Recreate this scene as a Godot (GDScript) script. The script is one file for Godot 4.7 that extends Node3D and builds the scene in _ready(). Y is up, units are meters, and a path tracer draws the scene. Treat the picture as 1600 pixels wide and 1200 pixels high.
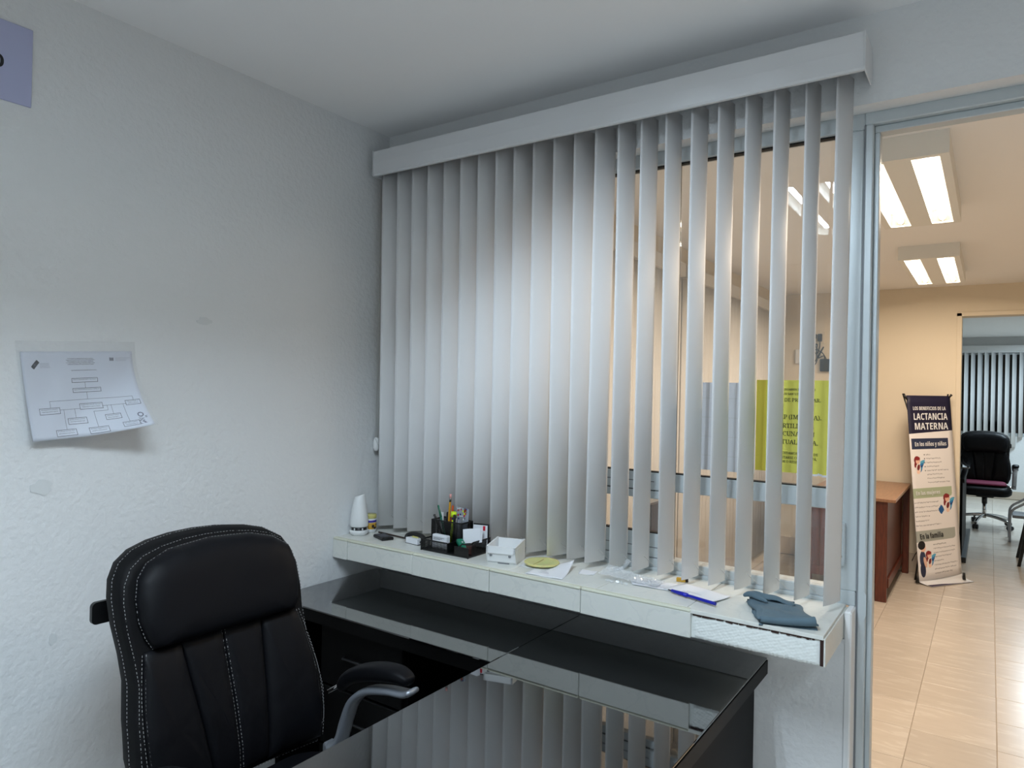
extends Node3D

var used := {}
var mats := {}
var sans: SystemFont
var serif: SystemFont

func _ready() -> void:
	# ---------------------------------------------------------------- camera
	var cam := Camera3D.new()
	cam.name = "camera"
	cam.position = Vector3(2.13, 1.52, 2.08)
	cam.rotation = Vector3(deg_to_rad(0.35228), deg_to_rad(34.49029), deg_to_rad(1.19812))
	cam.fov = 57.7444
	cam.near = 0.05
	cam.far = 60.0
	cam.current = true
	add_child(cam)
	# ---------------------------------------------------------------- environment: night outside, lamps only
	var env := Environment.new()
	env.background_mode = Environment.BG_COLOR
	env.background_color = Color(0.008, 0.01, 0.016)
	env.tonemap_mode = Environment.TONE_MAPPER_LINEAR
	env.tonemap_exposure = 1.0
	env.sdfgi_enabled = true
	env.ssao_enabled = true
	env.ssil_enabled = true
	var we := WorldEnvironment.new()
	we.name = "environment"
	we.environment = env
	add_child(we)
	# ---------------------------------------------------------------- lamp strengths
	var near_color := Color(0.865, 0.938, 1.0)
	var near_energy := 2.0
	var warm_color := Color(1.0, 0.92, 0.825)
	var warm_energy := 1.45
	var cool_color := Color(0.84, 0.94, 1.0)
	var cool_energy := 3.4
	sans = SystemFont.new()
	sans.font_names = PackedStringArray(["Droid Sans"])
	sans.font_weight = 700
	serif = SystemFont.new()
	serif.font_names = PackedStringArray(["Droid Serif"])
	make_materials()
	# ---------------------------------------------------------------- lamps
	lamp_fixture(Vector3(1.395, 2.58, 1.61), 1.18, near_color, near_energy, "white surface mounted twin tube fixture over the black desk")
	lamp_fixture(Vector3(3.05, 2.58, 2.55), 1.18, near_color, near_energy * 0.36, "second white surface mounted fixture, behind the camera in the near room")
	lamp_fixture(Vector3(1.835, 2.466, -1.38), 1.18, warm_color, warm_energy, "nearer white twin tube ceiling fixture seen through the doorway", 0.028)
	lamp_fixture(Vector3(1.80, 2.466, -3.52), 1.18, warm_color, warm_energy, "farther white twin tube ceiling fixture close to the cream end wall", 0.028)
	lamp_fixture(Vector3(2.75, 2.46, -8.9), 1.18, cool_color, cool_energy, "white twin tube ceiling fixture of the far blue-lit office", 0.028)
	# ---------------------------------------------------------------- structure, then things
	build_shell()
	build_window()
	build_sill()
	build_floor_tiles()
	build_near_blind()
	build_wall_papers()
	build_desk()
	var chair := make_chair("black leather executive chair with white stitching drawn up to black desk", false)
	chair.position = Vector3(0.76, 0, 0.975)
	build_sill_things()
	build_next_room()
	build_far_room()
	var far_chair := make_chair("black leather office chair with chrome base in the far office", true)
	far_chair.position = Vector3(2.09, 0, -7.95)
	far_chair.rotation.y = deg_to_rad(-88)

# ==================================================================== small helpers
func v(x: float, y: float, z: float) -> Vector3:
	return Vector3(x, y, z)

func numbered(called: String) -> String:
	if not used.has(called):
		used[called] = 0
		return called
	used[called] += 1
	return "%s_%03d" % [called, used[called]]

func tag(o: Node, label: String, category: String, group := "") -> Node:
	o.set_meta("label", label)
	o.set_meta("category", category)
	if group != "":
		o.set_meta("group", group)
	return o

func thing(called: String, label: String, category: String, at := Vector3.ZERO, turn := 0.0, group := "") -> Node3D:
	var o := Node3D.new()
	o.name = numbered(called)
	add_child(o, true)
	o.position = at
	o.rotation.y = turn
	tag(o, label, category, group)
	return o

func structure(called: String) -> Node3D:
	var o := Node3D.new()
	o.name = called
	add_child(o, true)
	o.set_meta("kind", "structure")
	return o

func mb(smooth := false) -> SurfaceTool:
	var st := SurfaceTool.new()
	st.begin(Mesh.PRIMITIVE_TRIANGLES)
	st.set_smooth_group(0 if smooth else -1)
	return st

func mesh_of(st: SurfaceTool) -> ArrayMesh:
	st.generate_normals()
	return st.commit()

func put(called: String, what, m: Material, parent: Node = self) -> MeshInstance3D:
	var o := MeshInstance3D.new()
	o.name = numbered(called) if parent == self else called
	o.mesh = mesh_of(what) if what is SurfaceTool else what
	o.material_override = m
	parent.add_child(o, true)
	return o

func tri(st: SurfaceTool, a: Vector3, b: Vector3, c: Vector3) -> void:   # counter-clockwise seen from outside
	st.add_vertex(a)
	st.add_vertex(c)
	st.add_vertex(b)

func quad(st: SurfaceTool, a: Vector3, b: Vector3, c: Vector3, d: Vector3) -> void:
	tri(st, a, b, c)
	tri(st, a, c, d)

func face(st: SurfaceTool, pts: Array, inside: Vector3) -> void:   # a convex face turned away from a point inside
	var n: Vector3 = (pts[1] - pts[0]).cross(pts[2] - pts[0])
	var mid := Vector3.ZERO
	for p in pts:
		mid += p
	mid /= pts.size()
	var order: Array = pts if n.dot(mid - inside) > 0 else Array(pts).duplicate()
	if n.dot(mid - inside) <= 0:
		order.reverse()
	for k in range(1, order.size() - 1):
		tri(st, order[0], order[k], order[k + 1])

func box(st: SurfaceTool, c: Vector3, s: Vector3, ch := 0.0, b := Basis()) -> void:
	var h := s / 2.0
	ch = minf(ch, minf(h.x, minf(h.y, h.z)) * 0.9)
	if ch <= 0.0:
		for ax in 3:
			for sg in [-1.0, 1.0]:
				var pts := []
				for k in [[-1, -1], [1, -1], [1, 1], [-1, 1]]:
					var p := Vector3.ZERO
					p[ax] = sg * h[ax]
					p[(ax + 1) % 3] = k[0] * h[(ax + 1) % 3]
					p[(ax + 2) % 3] = k[1] * h[(ax + 2) % 3]
					pts.append(c + b * p)
				face(st, pts, c)
		return
	for ax in 3:
		var u := (ax + 1) % 3
		var w := (ax + 2) % 3
		for sg in [-1.0, 1.0]:
			var pts := []
			for k in [[-1, -1], [1, -1], [1, 1], [-1, 1]]:
				var p := Vector3.ZERO
				p[ax] = sg * h[ax]
				p[u] = k[0] * (h[u] - ch)
				p[w] = k[1] * (h[w] - ch)
				pts.append(c + b * p)
			face(st, pts, c)
		for s1 in [-1.0, 1.0]:
			for s2 in [-1.0, 1.0]:
				var pts := []
				for e in [-1.0, 1.0]:
					var p := Vector3.ZERO
					p[ax] = e * (h[ax] - ch)
					p[u] = s1 * h[u]
					p[w] = s2 * (h[w] - ch)
					var q := p
					q[u] = s1 * (h[u] - ch)
					q[w] = s2 * h[w]
					if e < 0:
						pts.append_array([c + b * p, c + b * q])
					else:
						pts.append_array([c + b * q, c + b * p])
				face(st, pts, c)
	for a in [-1.0, 1.0]:
		for d in [-1.0, 1.0]:
			for e in [-1.0, 1.0]:
				face(st, [c + b * v(a * h.x, d * (h.y - ch), e * (h.z - ch)), c + b * v(a * (h.x - ch), d * h.y, e * (h.z - ch)), c + b * v(a * (h.x - ch), d * (h.y - ch), e * h.z)], c)

func bx(st: SurfaceTool, lo: Vector3, hi: Vector3, ch := 0.0) -> void:
	box(st, (lo + hi) / 2.0, hi - lo, ch)

func boxed(called: String, lo: Vector3, hi: Vector3, m: Material, parent: Node, ch := 0.0) -> MeshInstance3D:
	if m == mats.wall_paint and ch <= 0.0:
		return put(called, uv_box(lo, hi), m, parent)
	var st := mb()
	bx(st, lo, hi, ch)
	return put(called, st, m, parent)

func uv_box(lo: Vector3, hi: Vector3) -> SurfaceTool:   # a plain box whose UVs are metres along each face
	var st := mb()
	var c := (lo + hi) / 2.0
	for ax in 3:
		var u := (ax + 2) % 3 if ax != 1 else 0
		var w := 3 - ax - u
		for sg in [0, 1]:
			var pts := []
			for k in [[0, 0], [1, 0], [1, 1], [0, 1]]:
				var p := Vector3.ZERO
				p[ax] = hi[ax] if sg else lo[ax]
				p[u] = hi[u] if k[0] else lo[u]
				p[w] = hi[w] if k[1] else lo[w]
				pts.append(p)
			var n: Vector3 = (pts[1] - pts[0]).cross(pts[3] - pts[0])
			if n[ax] * (pts[0][ax] - c[ax]) < 0:
				pts.reverse()
			for k in [0, 2, 1, 0, 3, 2]:
				st.set_uv(Vector2(pts[k][u], pts[k][w]))
				st.add_vertex(pts[k])
	return st

func tube(st: SurfaceTool, pts: Array, radius, seg := 8, caps := true) -> void:
	var rings := []
	var up := Vector3.UP
	for k in pts.size():
		var t: Vector3 = (pts[mini(k + 1, pts.size() - 1)] - pts[maxi(k - 1, 0)]).normalized()
		if k == 0:
			up = Vector3.UP if absf(t.y) < 0.9 else Vector3.RIGHT
		var side := t.cross(up).normalized()
		up = side.cross(t).normalized()
		var r: float = radius[k] if radius is Array else radius
		var ring := []
		for j in seg:
			var a := TAU * j / seg
			ring.append(pts[k] + (side * cos(a) + up * sin(a)) * r)
		rings.append(ring)
	for k in rings.size() - 1:
		for j in seg:
			var n := (j + 1) % seg
			quad(st, rings[k][j], rings[k][n], rings[k + 1][n], rings[k + 1][j])
	if caps:
		for j in seg:
			var n := (j + 1) % seg
			tri(st, pts[0], rings[0][n], rings[0][j])
			tri(st, pts[-1], rings[-1][j], rings[-1][n])

func lathe(st: SurfaceTool, prof: Array, at := Vector3.ZERO, seg := 28, b := Basis()) -> void:   # prof: Vector2(radius, height) from bottom to top
	for k in prof.size() - 1:
		for j in seg:
			var a := TAU * j / seg
			var n := TAU * (j + 1) / seg
			var p: Vector2 = prof[k]
			var q: Vector2 = prof[k + 1]
			var c1 := at + b * v(cos(a) * p.x, p.y, sin(a) * p.x)
			var c2 := at + b * v(cos(n) * p.x, p.y, sin(n) * p.x)
			var c3 := at + b * v(cos(n) * q.x, q.y, sin(n) * q.x)
			var c4 := at + b * v(cos(a) * q.x, q.y, sin(a) * q.x)
			if p.x > 1e-5:
				tri(st, c1, c3, c2)
			if q.x > 1e-5:
				tri(st, c1, c4, c3)

func pillow(st: SurfaceTool, outline: Array, rings: Array, map: Callable) -> void:   # rings [scale, depth] from the front to the back of a shape with that outline
	var mid := Vector2.ZERO
	for p in outline:
		mid += p
	mid /= outline.size()
	var loops := []
	for r in rings:
		var loop := []
		for p in outline:
			var q: Vector2 = mid + (p - mid) * r[0]
			loop.append(map.call(q.x, q.y, r[1]))
		loops.append(loop)
	var n := outline.size()
	for k in loops.size() - 1:
		for j in n:
			var m := (j + 1) % n
			quad(st, loops[k][j], loops[k + 1][j], loops[k + 1][m], loops[k][m])
	var first: Vector3 = map.call(mid.x, mid.y, rings[0][1])
	var last: Vector3 = map.call(mid.x, mid.y, rings[-1][1])
	for j in n:
		var m := (j + 1) % n
		tri(st, first, loops[0][j], loops[0][m])
		tri(st, last, loops[-1][m], loops[-1][j])

func grid(st: SurfaceTool, nu: int, nv: int, f: Callable, thick := 0.0008) -> void:   # a sheet with thickness; f(u, v) for u, v in 0..1; front side is du x dv
	var top := []
	var low := []
	for i in nu + 1:
		var a := []
		var b := []
		for j in nv + 1:
			var u := float(i) / nu
			var w := float(j) / nv
			var p: Vector3 = f.call(u, w)
			var e := 0.002
			var du: Vector3 = f.call(u + e, w) - f.call(u - e, w)
			var dv: Vector3 = f.call(u, w + e) - f.call(u, w - e)
			a.append(p)
			b.append(p - du.cross(dv).normalized() * thick)
		top.append(a)
		low.append(b)
	var emit := func(p: Vector3, i: int, j: int):
		st.set_uv(Vector2(float(i) / nu, float(j) / nv))
		st.add_vertex(p)
	for i in nu:
		for j in nv:
			for k in [[i, j], [i + 1, j + 1], [i + 1, j], [i, j], [i, j + 1], [i + 1, j + 1]]:
				emit.call(top[k[0]][k[1]], k[0], k[1])
			for k in [[i, j], [i + 1, j], [i + 1, j + 1], [i, j], [i + 1, j + 1], [i, j + 1]]:
				emit.call(low[k[0]][k[1]], k[0], k[1])
	var rim := []
	for i in nu:
		rim.append([i, 0])
	for j in nv:
		rim.append([nu, j])
	for i in nu:
		rim.append([nu - i, nv])
	for j in nv:
		rim.append([0, nv - j])
	for k in rim.size():
		var p = rim[k]
		var q = rim[(k + 1) % rim.size()]
		emit.call(top[p[0]][p[1]], p[0], p[1])
		emit.call(top[q[0]][q[1]], q[0], q[1])
		emit.call(low[q[0]][q[1]], q[0], q[1])
		emit.call(top[p[0]][p[1]], p[0], p[1])
		emit.call(low[q[0]][q[1]], q[0], q[1])
		emit.call(low[p[0]][p[1]], p[0], p[1])

func prism(st: SurfaceTool, poly: Array, lo: float, hi: float, map: Callable) -> void:   # a flat outline pulled from lo to hi; map(x, y, depth)
	var flat := PackedVector2Array(poly)
	var index := Geometry2D.triangulate_polygon(flat)
	var turn := 0.0
	for k in flat.size():
		turn += flat[k].cross(flat[(k + 1) % flat.size()])
	var probe: Vector3 = (map.call(1.0, 0.0, 0.0) - map.call(0.0, 0.0, 0.0)).cross(map.call(0.0, 1.0, 0.0) - map.call(0.0, 0.0, 0.0))
	var right_handed := probe.dot(map.call(0.0, 0.0, 1.0) - map.call(0.0, 0.0, 0.0)) > 0
	for k in range(0, index.size(), 3):
		var a := flat[index[k]]
		var b := flat[index[k + 1]]
		var c := flat[index[k + 2]]
		if ((b - a).cross(c - a) > 0) != right_handed:
			var s := b
			b = c
			c = s
		tri(st, map.call(a.x, a.y, hi), map.call(b.x, b.y, hi), map.call(c.x, c.y, hi))
		tri(st, map.call(a.x, a.y, lo), map.call(c.x, c.y, lo), map.call(b.x, b.y, lo))
	for k in flat.size():
		var a := flat[k]
		var b := flat[(k + 1) % flat.size()]
		if (turn > 0) != right_handed:
			var s := a
			a = b
			b = s
		quad(st, map.call(a.x, a.y, lo), map.call(b.x, b.y, lo), map.call(b.x, b.y, hi), map.call(a.x, a.y, hi))

func round_rect(w: float, h: float, r: float, n := 5) -> Array:   # centred, counter-clockwise
	var pts := []
	for c in [[1, 1, 0.0], [-1, 1, 90.0], [-1, -1, 180.0], [1, -1, 270.0]]:
		for k in n + 1:
			var a := deg_to_rad(c[2] + 90.0 * k / n)
			pts.append(Vector2(c[0] * (w / 2 - r) + cos(a) * r, c[1] * (h / 2 - r) + sin(a) * r))
	return pts

func dense(pts: Array, step: float) -> Array:   # more points along a closed outline
	var out := []
	for k in pts.size():
		var a: Vector2 = pts[k]
		var b: Vector2 = pts[(k + 1) % pts.size()]
		var n := maxi(1, int(ceil(a.distance_to(b) / step)))
		for j in n:
			out.append(a.lerp(b, float(j) / n))
	return out

func curve(pts: Array, n: int) -> Array:   # a smooth line through points
	var out := []
	for k in pts.size() - 1:
		var p0 = pts[maxi(k - 1, 0)]
		var p3 = pts[mini(k + 2, pts.size() - 1)]
		for j in n:
			out.append(pts[k].cubic_interpolate(pts[k + 1], p0, p3, float(j) / n))
	out.append(pts[-1])
	return out

func words(called: String, what: String, cap: float, at: Vector3, right: Vector3, up: Vector3, m: Material, parent: Node, font: Font = null, align := HORIZONTAL_ALIGNMENT_CENTER, squeeze := 1.0) -> MeshInstance3D:
	var t := TextMesh.new()
	t.text = what
	t.font = font if font else sans
	t.font_size = 32
	t.pixel_size = cap / 23.0
	t.depth = 0.0006
	t.curve_step = 1.5
	t.horizontal_alignment = align
	t.vertical_alignment = VERTICAL_ALIGNMENT_CENTER
	var o := MeshInstance3D.new()
	o.name = called
	o.mesh = t
	o.material_override = m
	o.transform = Transform3D(Basis(right.normalized() * squeeze, up.normalized(), right.cross(up).normalized()), at)
	parent.add_child(o, true)
	return o

# ==================================================================== materials
func flat_mat(called: String, c: Color, rough := 0.6, metal := 0.0) -> StandardMaterial3D:
	var m := StandardMaterial3D.new()
	m.resource_name = called
	m.albedo_color = c
	m.roughness = rough
	m.metallic = metal
	mats[called] = m
	return m

func noise(freq: float, seed_: int, octaves := 4, size := 512, kind := FastNoiseLite.TYPE_SIMPLEX_SMOOTH, ramp: Gradient = null) -> NoiseTexture2D:
	var f := FastNoiseLite.new()
	f.noise_type = kind
	f.seed = seed_
	f.frequency = freq
	f.fractal_octaves = octaves
	var t := NoiseTexture2D.new()
	t.width = size
	t.height = size
	t.seamless = true
	t.noise = f
	if ramp:
		t.color_ramp = ramp
	return t

func ramp(stops: Array) -> Gradient:
	var g := Gradient.new()
	var off := PackedFloat32Array()
	var col := PackedColorArray()
	for s in stops:
		off.append(s[0])
		col.append(s[1])
	g.offsets = off
	g.colors = col
	return g

func relief(m: StandardMaterial3D, t: Texture2D, cm: float, scale: Vector3) -> StandardMaterial3D:
	m.heightmap_enabled = true
	m.heightmap_texture = t
	m.heightmap_scale = cm
	m.uv1_triplanar = true
	m.uv1_world_triplanar = true
	m.uv1_scale = scale
	return m

func make_materials() -> void:
	var plaster := noise(0.022, 3, 5)
	relief(flat_mat("wall_paint", Color(0.90, 0.905, 0.905), 0.72), plaster, 0.16, Vector3(3.2, 3.2, 3.2)).uv1_triplanar = false   # its boxes carry their own UVs, in metres
	flat_mat("ceiling_paint", Color(0.965, 0.965, 0.965), 0.85)
	flat_mat("cream_paint", Color(0.90, 0.855, 0.77), 0.75)
	flat_mat("patch_paint", Color(0.86, 0.87, 0.87), 0.6)
	# sill tile: off-white, faint veins
	var vein := noise(0.008, 21, 5, 512, FastNoiseLite.TYPE_SIMPLEX_SMOOTH, ramp([[0.0, Color(0.855, 0.86, 0.83)], [0.45, Color(0.875, 0.877, 0.85)], [0.5, Color(0.845, 0.85, 0.828)], [0.55, Color(0.878, 0.88, 0.853)], [1.0, Color(0.865, 0.87, 0.845)]]))
	var t := flat_mat("sill_tile", Color(1, 1, 1), 0.32)
	t.albedo_texture = vein
	t.uv1_triplanar = true
	t.uv1_world_triplanar = true
	t.uv1_scale = Vector3(1.6, 1.6, 1.6)
	flat_mat("grout", Color(0.80, 0.80, 0.73), 0.9)
	flat_mat("adhesive", Color(0.90, 0.915, 0.90), 0.95)
	flat_mat("dirt_brown", Color(0.20, 0.12, 0.10), 0.9)
	flat_mat("aluminium", Color(0.76, 0.79, 0.80), 0.42, 0.25)
	flat_mat("gasket", Color(0.02, 0.02, 0.02), 0.7)
	flat_mat("steel", Color(0.6, 0.6, 0.6), 0.3, 1.0)
	var g := flat_mat("glass", Color(0.92, 0.96, 0.95, 0.05), 0.0)
	g.transparency = BaseMaterial3D.TRANSPARENCY_ALPHA
	var s := flat_mat("slat", Color(0.955, 0.957, 0.96), 0.55)
	s.backlight_enabled = true
	s.backlight = Color(0.22, 0.22, 0.21)
	flat_mat("slat_far", Color(0.885, 0.875, 0.855), 0.6)
	flat_mat("white_plastic", Color(0.90, 0.905, 0.905), 0.38)
	flat_mat("valance", Color(0.875, 0.88, 0.885), 0.45)
	flat_mat("cord", Color(0.80, 0.80, 0.78), 0.6)
	flat_mat("bead", Color(0.72, 0.72, 0.71), 0.35, 0.3)
	# floor tile: beige, streaked along x
	var streak := noise(0.012, 5, 5, 512, FastNoiseLite.TYPE_SIMPLEX_SMOOTH, ramp([[0.0, Color(0.815, 0.765, 0.71)], [0.4, Color(0.828, 0.78, 0.725)], [0.66, Color(0.835, 0.787, 0.733)], [0.78, Color(0.865, 0.825, 0.775)], [1.0, Color(0.832, 0.783, 0.728)]]))
	for k in 3:
		var f := flat_mat("floor_tile_%d" % k, Color(1, 1, 1).darkened(0.02 * k), 0.26)
		f.albedo_texture = streak
		f.uv1_triplanar = true
		f.uv1_world_triplanar = true
		f.uv1_scale = Vector3(0.7, 1.0, 2.6)
		f.uv1_offset = Vector3(0.37 * k, 0, 0.21 * k)
	flat_mat("floor_grout", Color(0.77, 0.72, 0.655), 0.8)
	flat_mat("floor_plain", Color(0.82, 0.775, 0.72), 0.4)
	flat_mat("floor_light", Color(0.90, 0.885, 0.86), 0.4)
	flat_mat("tile_base", Color(0.80, 0.74, 0.67), 0.4)
	var bg := flat_mat("black_glass", Color(0.012, 0.013, 0.016), 0.03)
	bg.metallic_specular = 0.9
	bg.clearcoat_enabled = true
	bg.clearcoat = 1.0
	bg.clearcoat_roughness = 0.02
	flat_mat("black_board", Color(0.035, 0.034, 0.034), 0.4)
	flat_mat("black_panel", Color(0.02, 0.02, 0.022), 0.5)
	flat_mat("leather", Color(0.055, 0.057, 0.07), 0.5)
	flat_mat("leather_side", Color(0.06, 0.06, 0.066), 0.6)
	for k in ["leather", "leather_side"]:
		mats[k].metallic_specular = 0.25
	flat_mat("thread", Color(0.56, 0.56, 0.56), 0.8)
	flat_mat("black_plastic", Color(0.055, 0.055, 0.06), 0.4)
	flat_mat("wire_black", Color(0.03, 0.03, 0.035), 0.35)
	flat_mat("cast_aluminium", Color(0.60, 0.62, 0.65), 0.38, 0.5)
	flat_mat("chrome", Color(0.80, 0.80, 0.80), 0.12, 1.0)
	flat_mat("paper", Color(0.90, 0.905, 0.92), 0.7)
	flat_mat("paper_print", Color(0.62, 0.64, 0.68), 0.7)
	flat_mat("ink", Color(0.04, 0.04, 0.05), 0.6)
	for k in ["black_board", "black_panel"]:
		mats[k].metallic_specular = 0.2
	var wood := noise(0.02, 12, 4, 512, FastNoiseLite.TYPE_SIMPLEX_SMOOTH, ramp([[0.0, Color(0.30, 0.135, 0.085)], [0.5, Color(0.37, 0.17, 0.105)], [1.0, Color(0.43, 0.205, 0.13)]]))
	var w := flat_mat("red_wood", Color(1, 1, 1), 0.38)
	w.albedo_texture = wood
	w.uv1_triplanar = true
	w.uv1_world_triplanar = true
	w.uv1_scale = Vector3(6, 0.7, 6)
	var w2 := flat_mat("worn_top", Color(1.0, 1.0, 1.0), 0.3)
	w2.albedo_texture = noise(0.02, 14, 4, 256, FastNoiseLite.TYPE_SIMPLEX_SMOOTH, ramp([[0.0, Color(0.55, 0.40, 0.30)], [1.0, Color(0.64, 0.48, 0.37)]]))
	w2.uv1_triplanar = true
	w2.uv1_world_triplanar = true
	w2.uv1_scale = Vector3(8, 1, 0.8)
	flat_mat("dark_wood", Color(0.19, 0.12, 0.09), 0.5)
	flat_mat("lamp_body", Color(0.92, 0.92, 0.90), 0.5)
	flat_mat("lime_paper", Color(0.86, 0.835, 0.36), 0.65)
	flat_mat("lime_edge", Color(0.84, 0.77, 0.26), 0.65)
	flat_mat("green_plastic", Color(0.03, 0.45, 0.34), 0.35)
	flat_mat("green_pen", Color(0.03, 0.36, 0.26), 0.35)
	flat_mat("pencil_yellow", Color(0.80, 0.58, 0.10), 0.5)
	flat_mat("pink", Color(0.86, 0.62, 0.60), 0.7)
	flat_mat("orange", Color(0.75, 0.30, 0.08), 0.5)
	flat_mat("neon", Color(0.82, 0.94, 0.10), 0.5)
	flat_mat("blue_pen", Color(0.03, 0.09, 0.62), 0.3)
	flat_mat("blue_tab", Color(0.20, 0.25, 0.52), 0.5)
	flat_mat("grey_plastic", Color(0.47, 0.48, 0.50), 0.45)
	flat_mat("red_tab", Color(0.80, 0.10, 0.20), 0.5)
	flat_mat("brown_box", Color(0.30, 0.17, 0.15), 0.6)
	var wax := flat_mat("wax", Color(0.83, 0.825, 0.55), 0.3)
	flat_mat("wax_crack", Color(0.72, 0.66, 0.40), 0.4)
	wax.subsurf_scatter_enabled = true
	wax.subsurf_scatter_strength = 0.4
	flat_mat("purple_label", Color(0.22, 0.16, 0.62), 0.45)
	flat_mat("gold_label", Color(0.78, 0.60, 0.20), 0.5)
	flat_mat("dark_label", Color(0.16, 0.12, 0.10), 0.5)
	flat_mat("lid", Color(0.80, 0.77, 0.48), 0.35)
	flat_mat("slate", Color(0.24, 0.245, 0.285), 0.35)
	var cloth := flat_mat("cloth", Color(0.34, 0.42, 0.465), 0.9)
	cloth.rim_enabled = true
	cloth.rim = 0.3
	var film := flat_mat("film", Color(0.93, 0.95, 0.97, 0.22), 0.12)
	film.transparency = BaseMaterial3D.TRANSPARENCY_ALPHA
	var sleeve := flat_mat("sleeve_film", Color(0.93, 0.95, 0.97, 0.06), 0.42)
	sleeve.transparency = BaseMaterial3D.TRANSPARENCY_ALPHA
	flat_mat("lavender_sign", Color(0.70, 0.715, 0.84), 0.5)
	flat_mat("night_glass", Color(0.012, 0.014, 0.02), 0.06)
	flat_mat("dark_purple", Color(0.24, 0.20, 0.30), 0.5)
	flat_mat("maroon", Color(0.42, 0.08, 0.22), 0.9)

func lit(called: String, c: Color, e: float) -> StandardMaterial3D:
	var m := flat_mat(called, Color(0.9, 0.9, 0.9), 0.5)
	m.emission_enabled = true
	m.emission = c
	m.emission_energy_multiplier = e
	return m

# ==================================================================== lamps
func lamp_fixture(at: Vector3, length: float, c: Color, energy: float, label: String, drop := 0.0) -> void:
	# a surface-mounted box, its two tubes lying up inside open white troughs; `at` is on the ceiling
	var t := thing("ceiling_light", label, "ceiling light", at, 0.0, "twin tube ceiling fixtures")
	var h := 0.085
	var hw := 0.165
	var hl := length / 2
	boxed("back_plate", v(-hw, -0.02, -hl), v(hw, 0, hl), mats.lamp_body, t)
	for e in [-1.0, 1.0]:
		boxed("side_plate", v(minf(e * hw, e * (hw - 0.03)), -h, -hl + 0.03), v(maxf(e * hw, e * (hw - 0.03)), -0.02, hl - 0.03), mats.lamp_body, t)
		boxed("end_plate", v(-hw, -h, e * (hl - 0.015) - 0.015), v(hw, -0.02, e * (hl - 0.015) + 0.015), mats.lamp_body, t)
	boxed("middle_web", v(-0.045, -h, -hl + 0.03), v(0.045, -0.02, hl - 0.03), mats.lamp_body, t)
	var glow := lit("tube_glow_%d" % used.get("ceiling_light", 0), c, 7.0)
	for sx in [-0.09, 0.09]:
		var tb := mb(true)
		tube(tb, [v(sx, -0.034 - drop, -hl + 0.045), v(sx, -0.034 - drop, hl - 0.045)], 0.014, 8)
		put("lamp_tube", tb, glow, t)
		for e in [-1, 1]:
			var caps := mb(true)
			tube(caps, [v(sx, -0.034 - drop, e * (hl - 0.03)), v(sx, -0.034 - drop, e * (hl - 0.05))], 0.0155, 12)
			put("tube_holder", caps, mats.lamp_body, t)
		var a := AreaLight3D.new()
		a.name = "lamp_light"
		a.area_size = Vector2(0.030, length - 0.1)
		a.position = v(sx, -0.0492 - drop, 0)
		a.rotation = Vector3(deg_to_rad(-90), 0, 0)
		a.light_color = c
		a.light_energy = energy
		a.shadow_enabled = true
		a.set("area_range", 14.0)
		a.set("area_attenuation", 2.0)
		t.add_child(a, true)

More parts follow.
